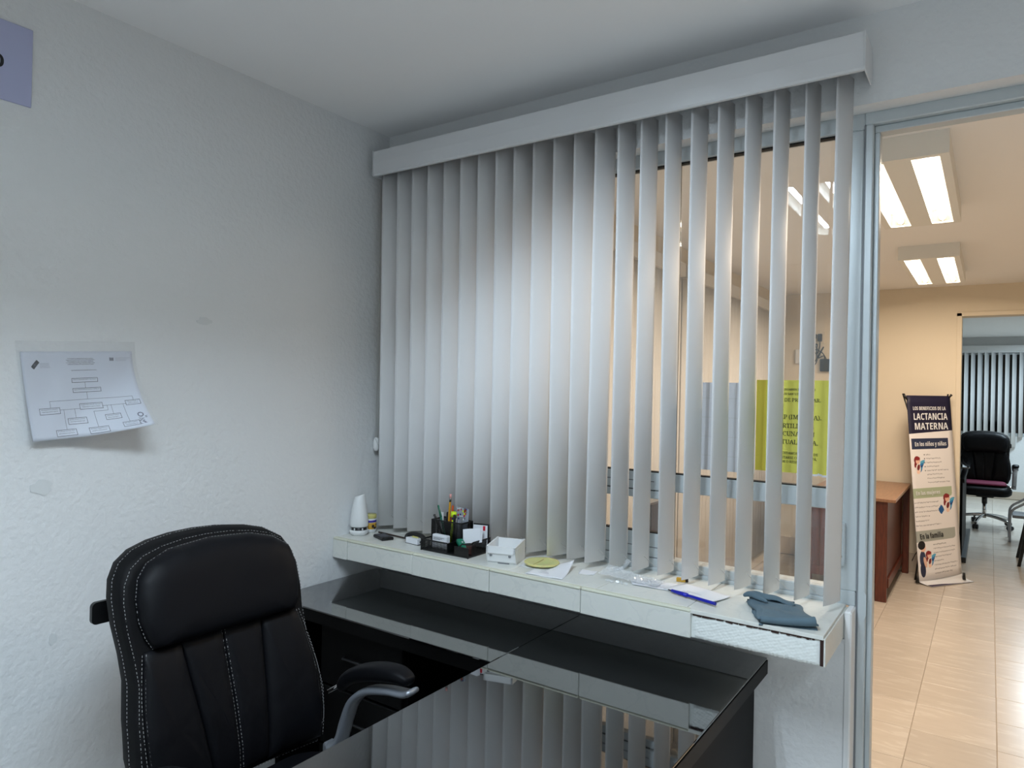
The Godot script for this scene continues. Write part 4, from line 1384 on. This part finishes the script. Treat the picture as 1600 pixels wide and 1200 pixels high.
	# clear wrapper and notes
	paper("receipt", "white receipt strip lying under the clear wrapper, nearest the window rail", "receipt", [v(1.195, S + 0.0005, 0.000), v(1.335, S + 0.001, -0.015), v(1.355, S + 0.001, 0.050), v(1.215, S + 0.001, 0.062)], 0.004, Vector2(0, 1), true)
	paper("note", "long white sheet under the blank note, ending by the clear wrapper", "note", [v(1.200, S + 0.002, 0.045), v(1.400, S + 0.002, 0.000), v(1.420, S + 0.002, 0.070), v(1.225, S + 0.002, 0.083)], 0.003, Vector2(0, 0), true)
	paper("note", "blank white note with its corner beneath the blue pen", "note", [v(1.352, S + 0.004, -0.030), v(1.512, S + 0.004, 0.022), v(1.488, S + 0.0045, 0.124), v(1.322, S + 0.003, 0.070)], 0.003, Vector2(1, 1), true)
	t = thing("clear_wrapper", "crumpled clear plastic wrapper on the sill left of the notes", "wrapper", v(0, 0, 0))
	var fn := FastNoiseLite.new()
	fn.seed = 12
	fn.frequency = 22.0
	st = mb()
	grid(st, 26, 12, func(u: float, q: float):
		var p := v(lerpf(1.118, 1.300, u), S + 0.006, lerpf(0.012, 0.088, q) - 0.01 * u)
		p.x -= 0.012 * q * (1.0 - u)
		p.y += 0.010 * absf(fn.get_noise_2d(u * 1.4, q)) + 0.016 * pow(1.0 - u, 3.0) * (1.0 - q) + 0.01 * (1.0 - u)
		return p, 0.0004)
	put("film", st, mats.film, t)
	st = mb(true)
	tube(st, curve([v(1.135, S + 0.020, 0.030), v(1.16, S + 0.030, 0.012), v(1.172, S + 0.046, 0.010), v(1.178, S + 0.055, 0.013)], 5), [0.006, 0.0065, 0.0065, 0.006, 0.006, 0.006, 0.006, 0.007, 0.007, 0.007, 0.0075, 0.0075, 0.0078, 0.008, 0.008, 0.006], 8)
	put("twist", st, mats.film, t)
	for k in 5:
		var lump := mb()
		var c := v(1.148 + 0.016 * k, S + 0.005, 0.097 + 0.004 * sin(k * 2.1))
		box(lump, c, v(0.014, 0.007, 0.012), 0.003, Basis(Vector3.UP, k * 0.7) * Basis(Vector3.RIGHT, 0.3 * k))
		put("crinkle", lump, mats.film, t)
	pen("pen", "blue ballpoint pen lying across the blank white note", "pen", v(1.352, S + 0.0095, 0.0925), v(1.505, S + 0.0100, 0.1425), 0.0058, [["tip", -0.05, 0.03, mats.black_plastic, 0.25, 0.35], ["cap", 0.03, 0.40, mats.blue_pen, 0.8, 1.1], ["barrel", 0.40, 0.97, mats.blue_pen, 0.75, 0.8], ["plug", 0.97, 1.0, mats.blue_pen, 0.9, 0.85]])
	t = thing("matchbox", "tiny brown and yellow box against the window track behind the papers", "box", v(1.335, S, -0.052), 0.2)
	boxed("body", v(-0.018, 0, -0.006), v(0.010, 0.012, 0.006), mats.gold_label, t, 0.001)
	boxed("drawer", v(0.010, 0.001, -0.005), v(0.018, 0.011, 0.005), mats.dark_label, t, 0.001)
	build_cloth()

func paper(called: String, label: String, category: String, q: Array, curl: float, corner: Vector2, print: bool) -> void:
	# corners: back left, back right, front right, front left
	var t := thing(called, label, category, Vector3.ZERO, 0.0, "loose papers on the sill")
	var st := mb(true)
	grid(st, 12, 12, func(u: float, w: float):
		var p: Vector3 = q[3].lerp(q[2], u).lerp(q[0].lerp(q[1], u), w)
		var d := 1.0 - Vector2(u, 1.0 - w).distance_to(corner) / 0.75
		p.y += curl * pow(maxf(d, 0.0), 1.5) + 0.0006 * sin(u * 9.0 + w * 4.0) + 0.0006
		return p, 0.0003)
	put("sheet", st, mats.paper, t)
	if print:
		var rng := RandomNumberGenerator.new()
		rng.seed = hash(label)
		st = mb()
		for k in 9:
			var w := 0.22 + 0.065 * k
			var u0 := 0.25 + rng.randf() * 0.1
			var u1 := u0 + rng.randf_range(0.1, 0.4)
			var p: Vector3 = q[3].lerp(q[2], u0).lerp(q[0].lerp(q[1], u0), w)
			var r: Vector3 = q[3].lerp(q[2], u1).lerp(q[0].lerp(q[1], u1), w)
			if (p - r).length() < 0.002 or (label.begins_with("blank") and k > 2):
				continue
			for e in [p, r]:
				pass
			var dir := (r - p).normalized()
			box(st, (p + r) / 2 + v(0, 0.0016, 0), v(p.distance_to(r), 0.0002, 0.0011), 0, Basis(dir, Vector3.UP, dir.cross(Vector3.UP)))
		put("print", st, mats.paper_print, t)

func build_cloth() -> void:
	var t := thing("folded_cloth", "slate blue folded cloth draped over the sill's broken right corner", "cloth")
	var S := 0.919
	var fn := FastNoiseLite.new()
	fn.seed = 3
	fn.frequency = 1.0
	var fl := v(1.640, S, 0.206)
	var fr := v(1.776, S, 0.168)
	var br := v(1.700, S, 0.018)
	var bl := v(1.556, S, 0.022)
	for layer in 3:
		var st := mb(true)
		var y0 := 0.003 + 0.0075 * layer
		var shrink := [0.0, 0.004, 0.0][layer] as float
		grid(st, 30, 26, func(u: float, w: float):
			var a: Vector3 = fl.lerp(fr, u)
			var c: Vector3 = bl.lerp(br, u)
			var ww := lerpf(shrink * 6.0, 1.0 - shrink * 5.0, w)
			var p := a.lerp(c, ww)
			var wr := 0.0016 * sin(w * 15.0 + u * 3.0 + layer) + 0.0024 * fn.get_noise_2d(u * 2.2 + layer * 5.0, w * 7.0)
			var edge := minf(minf(u, 1.0 - u) * 9.0, minf(w, 1.0 - w) * 9.0)
			p.y += y0 + (wr + 0.002) * clampf(edge, 0.0, 1.0) + 0.010 * smoothstep(0.55, 1.0, u) * (1.0 - smoothstep(0.0, 0.5, w)) * (0.35 + 0.4 * layer)
			p.y -= 0.0035 * (1.0 - clampf(edge, 0.0, 1.0))
			p += (fr - fl).normalized() * (0.004 * sin(w * 11.0 + layer * 2.0))
			if layer == 2:
				p.y += 0.006 * smoothstep(0.75, 1.0, w) * (1.0 - u)
			return p, 0.0042)
		put("fold", st, mats.cloth, t)
	# the front roll where the cloth turns under
	var st := mb(true)
	tube(st, curve([fl + v(0.004, 0.013, -0.002), fl.lerp(fr, 0.4) + v(0, 0.0145, 0.001), fl.lerp(fr, 0.75) + v(0, 0.019, 0.001), fr + v(-0.006, 0.022, -0.002)], 6), [0.009, 0.009, 0.009, 0.009, 0.0092, 0.0094, 0.0096, 0.0098, 0.010, 0.010, 0.0105, 0.011, 0.0115, 0.012, 0.012, 0.012, 0.012, 0.0125, 0.012], 12)
	put("front_fold", st, mats.cloth, t)
	# loose flap at the back left
	st = mb(true)
	grid(st, 16, 14, func(u: float, w: float):
		var p := v(lerpf(1.566, 1.690, u), S + 0.024, lerpf(0.062, 0.024, w))
		p.y += 0.017 * sin(PI * clampf(w * 0.9 + 0.1, 0, 1)) * sin(PI * clampf(0.12 + u * 0.8, 0, 1)) * (1.25 - u) + 0.002 * sin(u * 12.0)
		p.x += 0.006 * sin(w * 6.0)
		return p, 0.004)
	put("flap", st, mats.cloth, t)
	st = mb(true)
	tube(st, curve([v(1.556, S + 0.022, 0.052), v(1.575, S + 0.031, 0.056), v(1.605, S + 0.029, 0.072), v(1.63, S + 0.026, 0.085)], 5), [0.003, 0.005, 0.006, 0.007, 0.0075, 0.008, 0.008, 0.0085, 0.0085, 0.008, 0.0075, 0.007, 0.006, 0.005, 0.004, 0.002], 10)
	put("corner_fold", st, mats.cloth, t)

# ==================================================================== the room beyond the window
func lines_of(parent: Node, lines: Array, m: Material) -> void:   # [text, cap height, x, y], on the glass at z -0.1519
	for l in lines:
		words("lettering", l[0], l[1], v(l[2], l[3], -0.1508), v(1, 0, 0), v(0, 1, 0), m, parent, serif)

func build_next_room() -> void:
	# sheets taped to the inner side of the glass
	var t := thing("poster", "lime yellow printed notice taped to the window glass near the door frame", "notice")
	boxed("sheet", v(1.5265, 1.281, -0.1528), v(1.741, 1.5625, -0.1518), mats.lime_paper, t)
	boxed("edge_band", v(1.5265, 1.281, -0.1518), v(1.556, 1.5625, -0.1515), mats.lime_edge, t)
	lines_of(t, [["A LOS USUARIOS DEL CENTRO", 0.0058, 1.640, 1.534], ["DE SALUD SAN LUIS POTOSI", 0.0062, 1.634, 1.5205], ["FAVOR DE PRESENTAR.", 0.0098, 1.638, 1.502], ["CURP (IMPRESA).", 0.0125, 1.646, 1.450], ["CARTILLA DE", 0.0125, 1.640, 1.423], ["VACUNACIÓN", 0.0125, 1.641, 1.399], ["ACTUALIZADA.", 0.0125, 1.645, 1.374], ["RECOMENDAMOS A NIÑOS DE", 0.0068, 1.640, 1.340], ["PRESENTARSE CON SU PAPÁ,", 0.0068, 1.640, 1.3265], ["TUTOR O RESPONSABLE", 0.0068, 1.640, 1.314]], mats.ink)
	var tp := mb()
	var rng := RandomNumberGenerator.new()
	rng.seed = 5
	for k in 7:
		box(tp, v(1.655 + 0.012 * k, 1.279 + rng.randf_range(-0.002, 0.002), -0.1512), v(0.012, 0.006, 0.0003), 0, Basis(Vector3.BACK, rng.randf_range(-0.4, 0.4)))
	put("tape", tp, mats.paper, t)
	t = thing("poster", "plain back of a white sheet taped to the glass left of the yellow notice", "notice")
	boxed("sheet", v(1.306, 1.268, -0.1528), v(1.5235, 1.5525, -0.1518), mats.paper, t)
	for k in 4:
		boxed("show_through", v(1.33, 1.50 - 0.062 * k, -0.1518), v(1.505 - 0.02 * (k % 2), 1.503 - 0.062 * k, -0.1516), mats.valance, t)
	boxed("edge_tape", v(1.517, 1.30, -0.1518), v(1.5245, 1.566, -0.1513), mats.paper, t)
	# two closed blinds along the left partition
	for h in [[-0.30, -2.212, "near pale closed vertical blind on the left partition, ending at the dark gap"], [-2.268, -4.86, "far pale closed vertical blind on the left partition, reaching the end wall"]]:
		t = thing("vertical_blind", h[2], "blind")
		var va := mb()
		bx(va, v(0.452, 2.256, h[1]), v(0.515, 2.340, h[0]), 0.003)
		put("valance", va, mats.slat_far, t)
		var n := int((h[0] - h[1]) / 0.0795)
		var sl := slat_mesh(0.089, 2.13, 0.005)
		for k in n:
			var o := put("slat", sl, mats.slat_far, t)
			o.transform = Transform3D(Basis(Vector3.UP, deg_to_rad(90 - 12)), v(0.478, 2.256, h[0] - 0.045 - k * (h[0] - h[1] - 0.09) / (n - 1)))
	boxed("dark_post", v(0.45, 0.0, -2.262), v(0.456, 2.30, -2.218), mats.gasket, structure("trim_3"))
	t = thing("board", "dark brown wooden board leaning on the partition blinds, seen below the window's middle rail", "board")
	var cb := mb()
	prism(cb, [Vector2(0.545, 0.0), Vector2(0.570, 0.0), Vector2(0.543, 0.86), Vector2(0.520, 0.86)], -1.99, -1.665, func(x, y, z): return v(x, y, z))
	put("plank", cb, mats.dark_wood, t)
	boxed("top_edge", v(0.518, 0.858, -1.992), v(0.546, 0.872, -1.663), mats.dark_wood, t, 0.002)
	# brown desk, its end towards us
	t = thing("wooden_desk", "reddish brown wooden desk with a worn top against the cream end wall", "desk")
	var R: Material = mats.red_wood
	boxed("top", v(0.94, 0.742, -4.87), v(1.575, 0.768, -3.68), mats.worn_top, t, 0.004)
	for p in [[0.952, -3.72], [1.445, -3.72], [0.952, -4.80], [1.52, -4.80]]:
		var lg := mb()
		var wd := 0.075 if p[1] > -4 and p[0] > 1 else 0.05
		bx(lg, v(p[0], 0, p[1] - 0.04), v(p[0] + wd, 0.742, p[1]), 0.003)
		put("leg", lg, R, t)
	boxed("end_panel", v(1.0, 0.13, -3.755), v(1.445, 0.742, -3.735), R, t, 0.002)
	boxed("end_rail", v(1.0, 0.67, -3.737), v(1.445, 0.742, -3.722), R, t, 0.002)
	boxed("end_rail", v(1.0, 0.13, -3.737), v(1.445, 0.20, -3.722), R, t, 0.002)
	boxed("end_stile", v(1.06, 0.20, -3.737), v(1.10, 0.67, -3.722), R, t, 0.002)
	boxed("side_panel", v(1.50, 0.12, -4.80), v(1.515, 0.742, -3.76), R, t, 0.002)
	boxed("side_rail", v(1.515, 0.10, -4.76), v(1.53, 0.17, -3.76), R, t, 0.002)
	boxed("side_panel", v(0.962, 0.12, -4.80), v(0.977, 0.742, -3.76), R, t, 0.002)
	# wiring on the end wall
	t = thing("outlet", "cream wall outlet plate with two black chargers on the end wall", "outlet", v(0, 0, 0))
	boxed("plate", v(0.748, 2.00, -4.9), v(0.855, 2.105, -4.89), mats.cream_paint, t, 0.002)
	boxed("charger", v(0.758, 2.045, -4.89), v(0.788, 2.085, -4.855), mats.black_plastic, t, 0.004)
	boxed("charger", v(0.800, 2.015, -4.89), v(0.835, 2.085, -4.85), mats.black_plastic, t, 0.004)
	t = thing("router", "white router with black aerials on the end wall under the outlet", "router", v(0, 0, 0))
	boxed("body", v(0.60, 1.81, -4.9), v(0.752, 1.945, -4.868), mats.white_plastic, t, 0.006)
	for a in [[0.735, 1.90, 0.788, 1.995, 0.0], [0.80, 1.865, 0.850, 1.965, 0.0]]:
		var an := mb(true)
		tube(an, [v(a[0], a[1], -4.872), v(a[2], a[3], -4.872)], [0.009, 0.006], 8)
		put("aerial", an, mats.black_plastic, t)
	t = thing("cable", "tangled black cables hanging between the outlet, router and black box", "cable")
	for p in [[v(0.772, 2.045, -4.87), v(0.765, 2.0, -4.865), v(0.790, 1.955, -4.868), v(0.80, 1.94, -4.872)], [v(0.818, 2.015, -4.87), v(0.815, 1.96, -4.87), v(0.795, 1.90, -4.875)], [v(0.745, 1.942, -4.860), v(0.785, 1.94, -4.862), v(0.84, 1.91, -4.862), v(0.875, 1.85, -4.87)], [v(0.75, 1.93, -4.860), v(0.79, 1.90, -4.862), v(0.80, 1.86, -4.862), v(0.855, 1.88, -4.864), v(0.86, 1.84, -4.87)], [v(0.735, 1.80, -4.860), v(0.78, 1.83, -4.862), v(0.80, 1.868, -4.862)], [v(0.74, 1.78, -4.860), v(0.78, 1.80, -4.862), v(0.80, 1.85, -4.864)], [v(0.795, 1.99, -4.866), v(0.793, 1.92, -4.862), v(0.80, 1.86, -4.862)]]:
		var ca := mb(true)
		tube(ca, curve(p, 6), 0.0052, 6)
		put("wire", ca, mats.black_plastic, t)
	t = thing("junction_box", "small black box on the end wall below the tangled cables", "box", v(0, 0, 0))
	boxed("body", v(0.822, 1.737, -4.9), v(0.925, 1.852, -4.862), mats.black_plastic, t, 0.004)
	boxed("cover", v(0.828, 1.743, -4.862), v(0.919, 1.846, -4.858), mats.black_plastic, t, 0.002)
	t = thing("cable", "thin dark cable sagging along the end wall behind the brown desk", "cable")
	var cb2 := mb(true)
	tube(cb2, curve([v(1.59, 0.10, -4.88), v(1.62, 0.17, -4.882), v(1.66, 0.22, -4.882), v(1.72, 0.25, -4.882)], 6), 0.003, 6)
	put("wire", cb2, mats.black_plastic, t)
	build_banner()

# ---- the standing banner
func disc(im: Image, cx: float, cy: float, rx: float, ry: float, c: Color, turn := 0.0) -> void:
	var r := int(maxf(rx, ry)) + 1
	for y in range(int(cy) - r, int(cy) + r + 1):
		for x in range(int(cx) - r, int(cx) + r + 1):
			if x < 0 or y < 0 or x >= im.get_width() or y >= im.get_height():
				continue
			var d := Vector2(x - cx, y - cy).rotated(-turn)
			if (d.x / rx) ** 2 + (d.y / ry) ** 2 <= 1.0:
				im.set_pixel(x, y, c)

func mother(im: Image, x: float, y: float, s: float, side: float) -> void:   # a plain flat figure of a mother with leaves
	for k in 5:
		disc(im, x + side * s * (0.30 + 0.05 * k), y + s * (0.78 - 0.16 * k), s * 0.11, s * 0.26, [Color(0.12, 0.42, 0.66), Color(0.20, 0.58, 0.78), Color(0.10, 0.24, 0.50), Color(0.16, 0.50, 0.74), Color(0.35, 0.68, 0.82)][k], side * (0.35 + 0.22 * k))
	disc(im, x - s * 0.05, y, s * 0.30, s * 0.34, Color(0.50, 0.13, 0.15))
	disc(im, x - side * s * 0.20, y + s * 0.30, s * 0.13, s * 0.34, Color(0.50, 0.13, 0.15), side * 0.2)
	disc(im, x + s * 0.02, y + s * 0.10, s * 0.20, s * 0.24, Color(0.93, 0.74, 0.66))
	disc(im, x, y - s * 0.14, s * 0.26, s * 0.16, Color(0.56, 0.15, 0.17))
	disc(im, x + s * 0.04, y + s * 0.72, s * 0.25, s * 0.42, Color(0.92, 0.88, 0.86))
	disc(im, x + s * 0.06, y + s * 0.62, s * 0.13, s * 0.26, Color(0.45, 0.14, 0.16), 0.3)
	disc(im, x + s * 0.02, y + s * 1.02, s * 0.16, s * 0.16, Color(0.95, 0.80, 0.72))

func build_banner() -> void:
	var im := Image.create(440, 1560, false, Image.FORMAT_RGB8)
	im.fill(Color(0.93, 0.92, 0.925))
	var navy := Color(0.075, 0.07, 0.20)
	for x in 440:
		im.fill_rect(Rect2i(x, 0, 1, int(lerpf(332, 306, x / 440.0))), navy)
	var rng := RandomNumberGenerator.new()
	rng.seed = 8
	for b in [[18, 372, 372, 92, Color(0.16, 0.20, 0.32)], [0, 795, 392, 84, Color(0.68, 0.73, 0.62)], [0, 1150, 398, 92, Color(0.66, 0.68, 0.66)]]:
		im.fill_rect(Rect2i(b[0], b[1], b[2], b[3]), b[4])
		im.fill_rect(Rect2i(b[0] + b[2] - 26, b[1] + b[3] - 26, 26, 26), Color(0.93, 0.92, 0.925))
		disc(im, b[0] + b[2] - 27, b[1] + b[3] - 27, 26, 26, b[4])
	var grey := Color(0.46, 0.45, 0.48)
	mother(im, 66, 556, 100, 1.0)
	for k in 8:
		if k < 5:
			disc(im, 138, 512 + k * 34, 5, 5, Color(0.2, 0.2, 0.24))
		ink_text(im, 156, 506 + k * 34, [44, 140, 150, 120, 215, 150, 170, 220][k], 13, grey, rng)
	for k in 6:
		ink_text(im, 8, 910 + k * 38, [240, 238, 242, 140, 135, 245][k], 13, grey, rng)
	mother(im, 335, 890, 106, 1.0)
	for k in 3:
		disc(im, 280 - 10 * k, 975 + 12 * k, 12, 30, Color(0.12, 0.36, 0.60), -0.5)
	mother(im, 112, 1350, 92, 1.0)
	disc(im, 50, 1385, 30, 70, Color(0.20, 0.24, 0.36))   # the father of the flat drawing
	disc(im, 46, 1470, 26, 60, Color(0.13, 0.16, 0.28))
	disc(im, 58, 1290, 26, 34, Color(0.93, 0.76, 0.68))
	disc(im, 46, 1268, 36, 36, Color(0.08, 0.08, 0.11))
	disc(im, 72, 1410, 14, 46, Color(0.90, 0.74, 0.66), -0.2)
	for k in 8:
		ink_text(im, 162, 1268 + k * 34, [130, 225, 225, 180, 90, 235, 220, 180][k], 13, grey if k != 0 else Color(0.3, 0.3, 0.33), rng)
	var t := thing("banner_stand", "tall leaning banner with navy heading beside the far doorway", "banner")
	var tl := v(1.550, 1.530, -4.60)
	var tr := v(1.851, 1.532, -4.815)
	var bl := v(1.6765, 0.020, -4.470)
	var br := v(1.958, 0.072, -4.772)
	var at := func(u: float, q: float):
		var p: Vector3 = tl.lerp(tr, u).lerp(bl.lerp(br, u), q)
		p += v(0.77, 0, 0.64) * 0.010 * sin(PI * u) * (q - 0.3)
		return p
	var st := mb(true)
	grid(st, 10, 24, func(u, q): return at.call(u, 1.0 - q), 0.0008)
	var m := print_mat("banner_print", im, 0.55)
	m.uv1_scale = Vector3(1, -1, 1)
	m.uv1_offset = Vector3(0, 1, 0)
	put("panel", st, m, t)
	# the lower end lies out over the floor
	var fl := v(1.770, 0.0035, -4.425)
	var fr := v(2.045, 0.0035, -4.84)
	st = mb(true)
	grid(st, 10, 10, func(u: float, q: float):
		var a: Vector3 = bl.lerp(br, u)
		var c: Vector3 = fl.lerp(fr, u)
		var p := a.lerp(c, 1.0 - q)
		p.y = lerpf(a.y, 0.0035, pow(maxf(1.0 - q, 0.0), 0.45)) + 0.001
		return p, 0.0008)
	put("flap", st, mats.paper, t)
	st = mb(true)
	grid(st, 8, 3, func(u: float, q: float):
		var a: Vector3 = bl.lerp(br, u).lerp(fl.lerp(fr, u), lerpf(0.98, 0.66, q))
		a.y = 0.0064 + 0.004 * q
		return a, 0.0006)
	put("printed_edge", st, mats.dark_purple, t)
	var white: Material = mats.paper
	for l in [["LOS BENEFICIOS DE LA", 0.029, 0.50, 0.072, 0.64], ["LACTANCIA", 0.055, 0.51, 0.118, 0.70], ["MATERNA", 0.056, 0.515, 0.172, 0.79], ["En los niños y niñas", 0.034, 0.47, 0.270, 0.62], ["En las mujeres", 0.031, 0.33, 0.536, 0.72], ["En la familia", 0.042, 0.34, 0.768, 0.62]]:
		var u: float = l[2]
		var q: float = l[3]
		var right: Vector3 = at.call(u + 0.05, q) - at.call(u - 0.05, q)
		var up: Vector3 = at.call(u, q - 0.02) - at.call(u, q + 0.02)
		var n := right.cross(up).normalized()
		up = n.cross(right)
		words("lettering", l[0], l[1], at.call(u, q) + n * 0.0045, right, up, mats.ink if l[0] == "En la familia" else white, t, sans, HORIZONTAL_ALIGNMENT_CENTER, l[4])
	# poles behind, corner hooks and feet
	var back := v(-0.77, 0, -0.64)
	st = mb(true)
	var cross := []
	for k in 9:
		cross.append(at.call(-0.03 + k * 0.1325, -0.01 + k * 0.1275) + back * 0.022)
	tube(st, cross, 0.006, 8)
	put("pole", st, mats.black_plastic, t)
	st = mb(true)
	cross = []
	for k in 9:
		cross.append(at.call(1.03 - k * 0.1325, -0.01 + k * 0.1255) + back * 0.030)
	tube(st, cross, 0.006, 8)
	put("pole", st, mats.black_plastic, t)
	for p in [[tl + v(-0.022, 0.012, 0), v(0.03, -0.05, 0.004)], [tr + v(0.012, 0.012, 0), v(-0.02, -0.03, 0.004)]]:
		st = mb(true)
		tube(st, [p[0], p[0] + p[1]], [0.010, 0.006], 8)
		put("hook", st, mats.black_plastic, t)
	for p in [bl + v(-0.014, -0.008, 0.004), br + v(0.014, -0.046, 0.0)]:
		st = mb(true)
		tube(st, [p + v(0, 0.055, 0), p + v(0, 0.0, 0)], [0.008, 0.014], 10)
		put("foot", st, mats.black_plastic, t)

# ==================================================================== far office
func build_far_room() -> void:
	var t := thing("vertical_blind", "open vertical blind before the dark night window of the far office", "blind")
	boxed("valance", v(1.1, 2.245, -10.86), v(3.7, 2.325, -10.78), mats.valance, t, 0.004)
	boxed("headrail", v(1.15, 2.215, -10.84), v(3.65, 2.245, -10.80), mats.valance, t)
	var sl := slat_mesh(0.089, 1.28, 0.004)
	for k in 20:
		var o := put("slat", sl, mats.slat, t)
		var x := 1.30 + 0.0865 * k
		o.transform = Transform3D(Basis(Vector3.UP, deg_to_rad(52)), v(x, 2.225, -10.82))
		if k in [12, 13]:
			o.position.y -= 0.02
			o.scale = v(1, 1.1, 1)
	t = thing("black_desk", "black desk end with glass top at the left edge of the far office", "desk")
	boxed("glass_top", v(1.42, 0.865, -7.05), v(1.985, 0.878, -5.60), mats.black_glass, t, 0.002)
	boxed("top", v(1.42, 0.73, -7.0), v(1.945, 0.765, -5.62), mats.black_board, t, 0.003)
	var sk := mb()
	bx(sk, v(1.88, 0.765, -7.0), v(1.90, 0.866, -5.65))
	bx(sk, v(1.44, 0.765, -7.0), v(1.46, 0.866, -5.65))
	put("riser", sk, mats.black_board, t)
	boxed("side_panel", v(1.905, 0.04, -6.95), v(1.93, 0.73, -5.66), mats.black_panel, t, 0.003)
	boxed("foot", v(1.895, 0.0, -7.3), v(1.965, 0.05, -5.58), mats.black_plastic, t, 0.004)
	boxed("back_panel", v(1.44, 0.10, -6.95), v(1.905, 0.73, -6.93), mats.black_panel, t, 0.003)
	boxed("side_panel", v(1.43, 0.0, -6.95), v(1.45, 0.73, -5.66), mats.black_panel, t, 0.003)
	# folding steps
	t = thing("step_stool", "grey folding step stool at the right edge of the far office", "step stool", v(2.30, 0, -7.35))
	for z in [0.0, 0.34]:
		var st := mb(true)
		tube(st, [v(0.24, 0.0, z), v(0.36, 0.62, z), v(0.40, 0.80, z)], 0.013, 8)
		put("front_leg", st, mats.white_plastic, t)
		st = mb(true)
		tube(st, curve([v(0.02, 0.0, z), v(0.02, 0.24, z), v(0.04, 0.34, z), v(0.14, 0.42, z), v(0.36, 0.60, z)], 4), 0.012, 8)
		put("rear_leg", st, mats.cast_aluminium, t)
	for y in [0.26, 0.46]:
		var st := mb()
		bx(st, v(0.04 + (y - 0.26) * 0.9, y, -0.01), v(0.30 + (y - 0.26) * 0.4, y + 0.03, 0.35), 0.006)
		put("step", st, mats.grey_plastic, t)
	# black chair leg cut by the frame edge
	t = thing("side_chair", "black chair leg cut by the right edge of the frame", "chair", v(2.365, 0, -5.76))
	for p in [[0.0, 0.0], [0.42, 0.0], [0.0, -0.42], [0.42, -0.42]]:
		var st := mb(true)
		tube(st, [v(p[0], 0.0, p[1]), v(p[0] + 0.075, 0.43, p[1])] if p[0] == 0.0 else [v(p[0] + 0.11, 0.0, p[1]), v(p[0] + 0.04, 0.43, p[1])], 0.014, 10)
		put("leg", st, mats.black_plastic, t)
	var st := mb()
	bx(st, v(0.05, 0.42, -0.46), v(0.50, 0.47, 0.03), 0.015)
	put("seat", st, mats.black_plastic, t)
	st = mb()
	box(st, v(0.50, 0.70, -0.215), v(0.03, 0.36, 0.42), 0.012, Basis(Vector3.BACK, -0.12))
	put("backrest", st, mats.black_plastic, t)
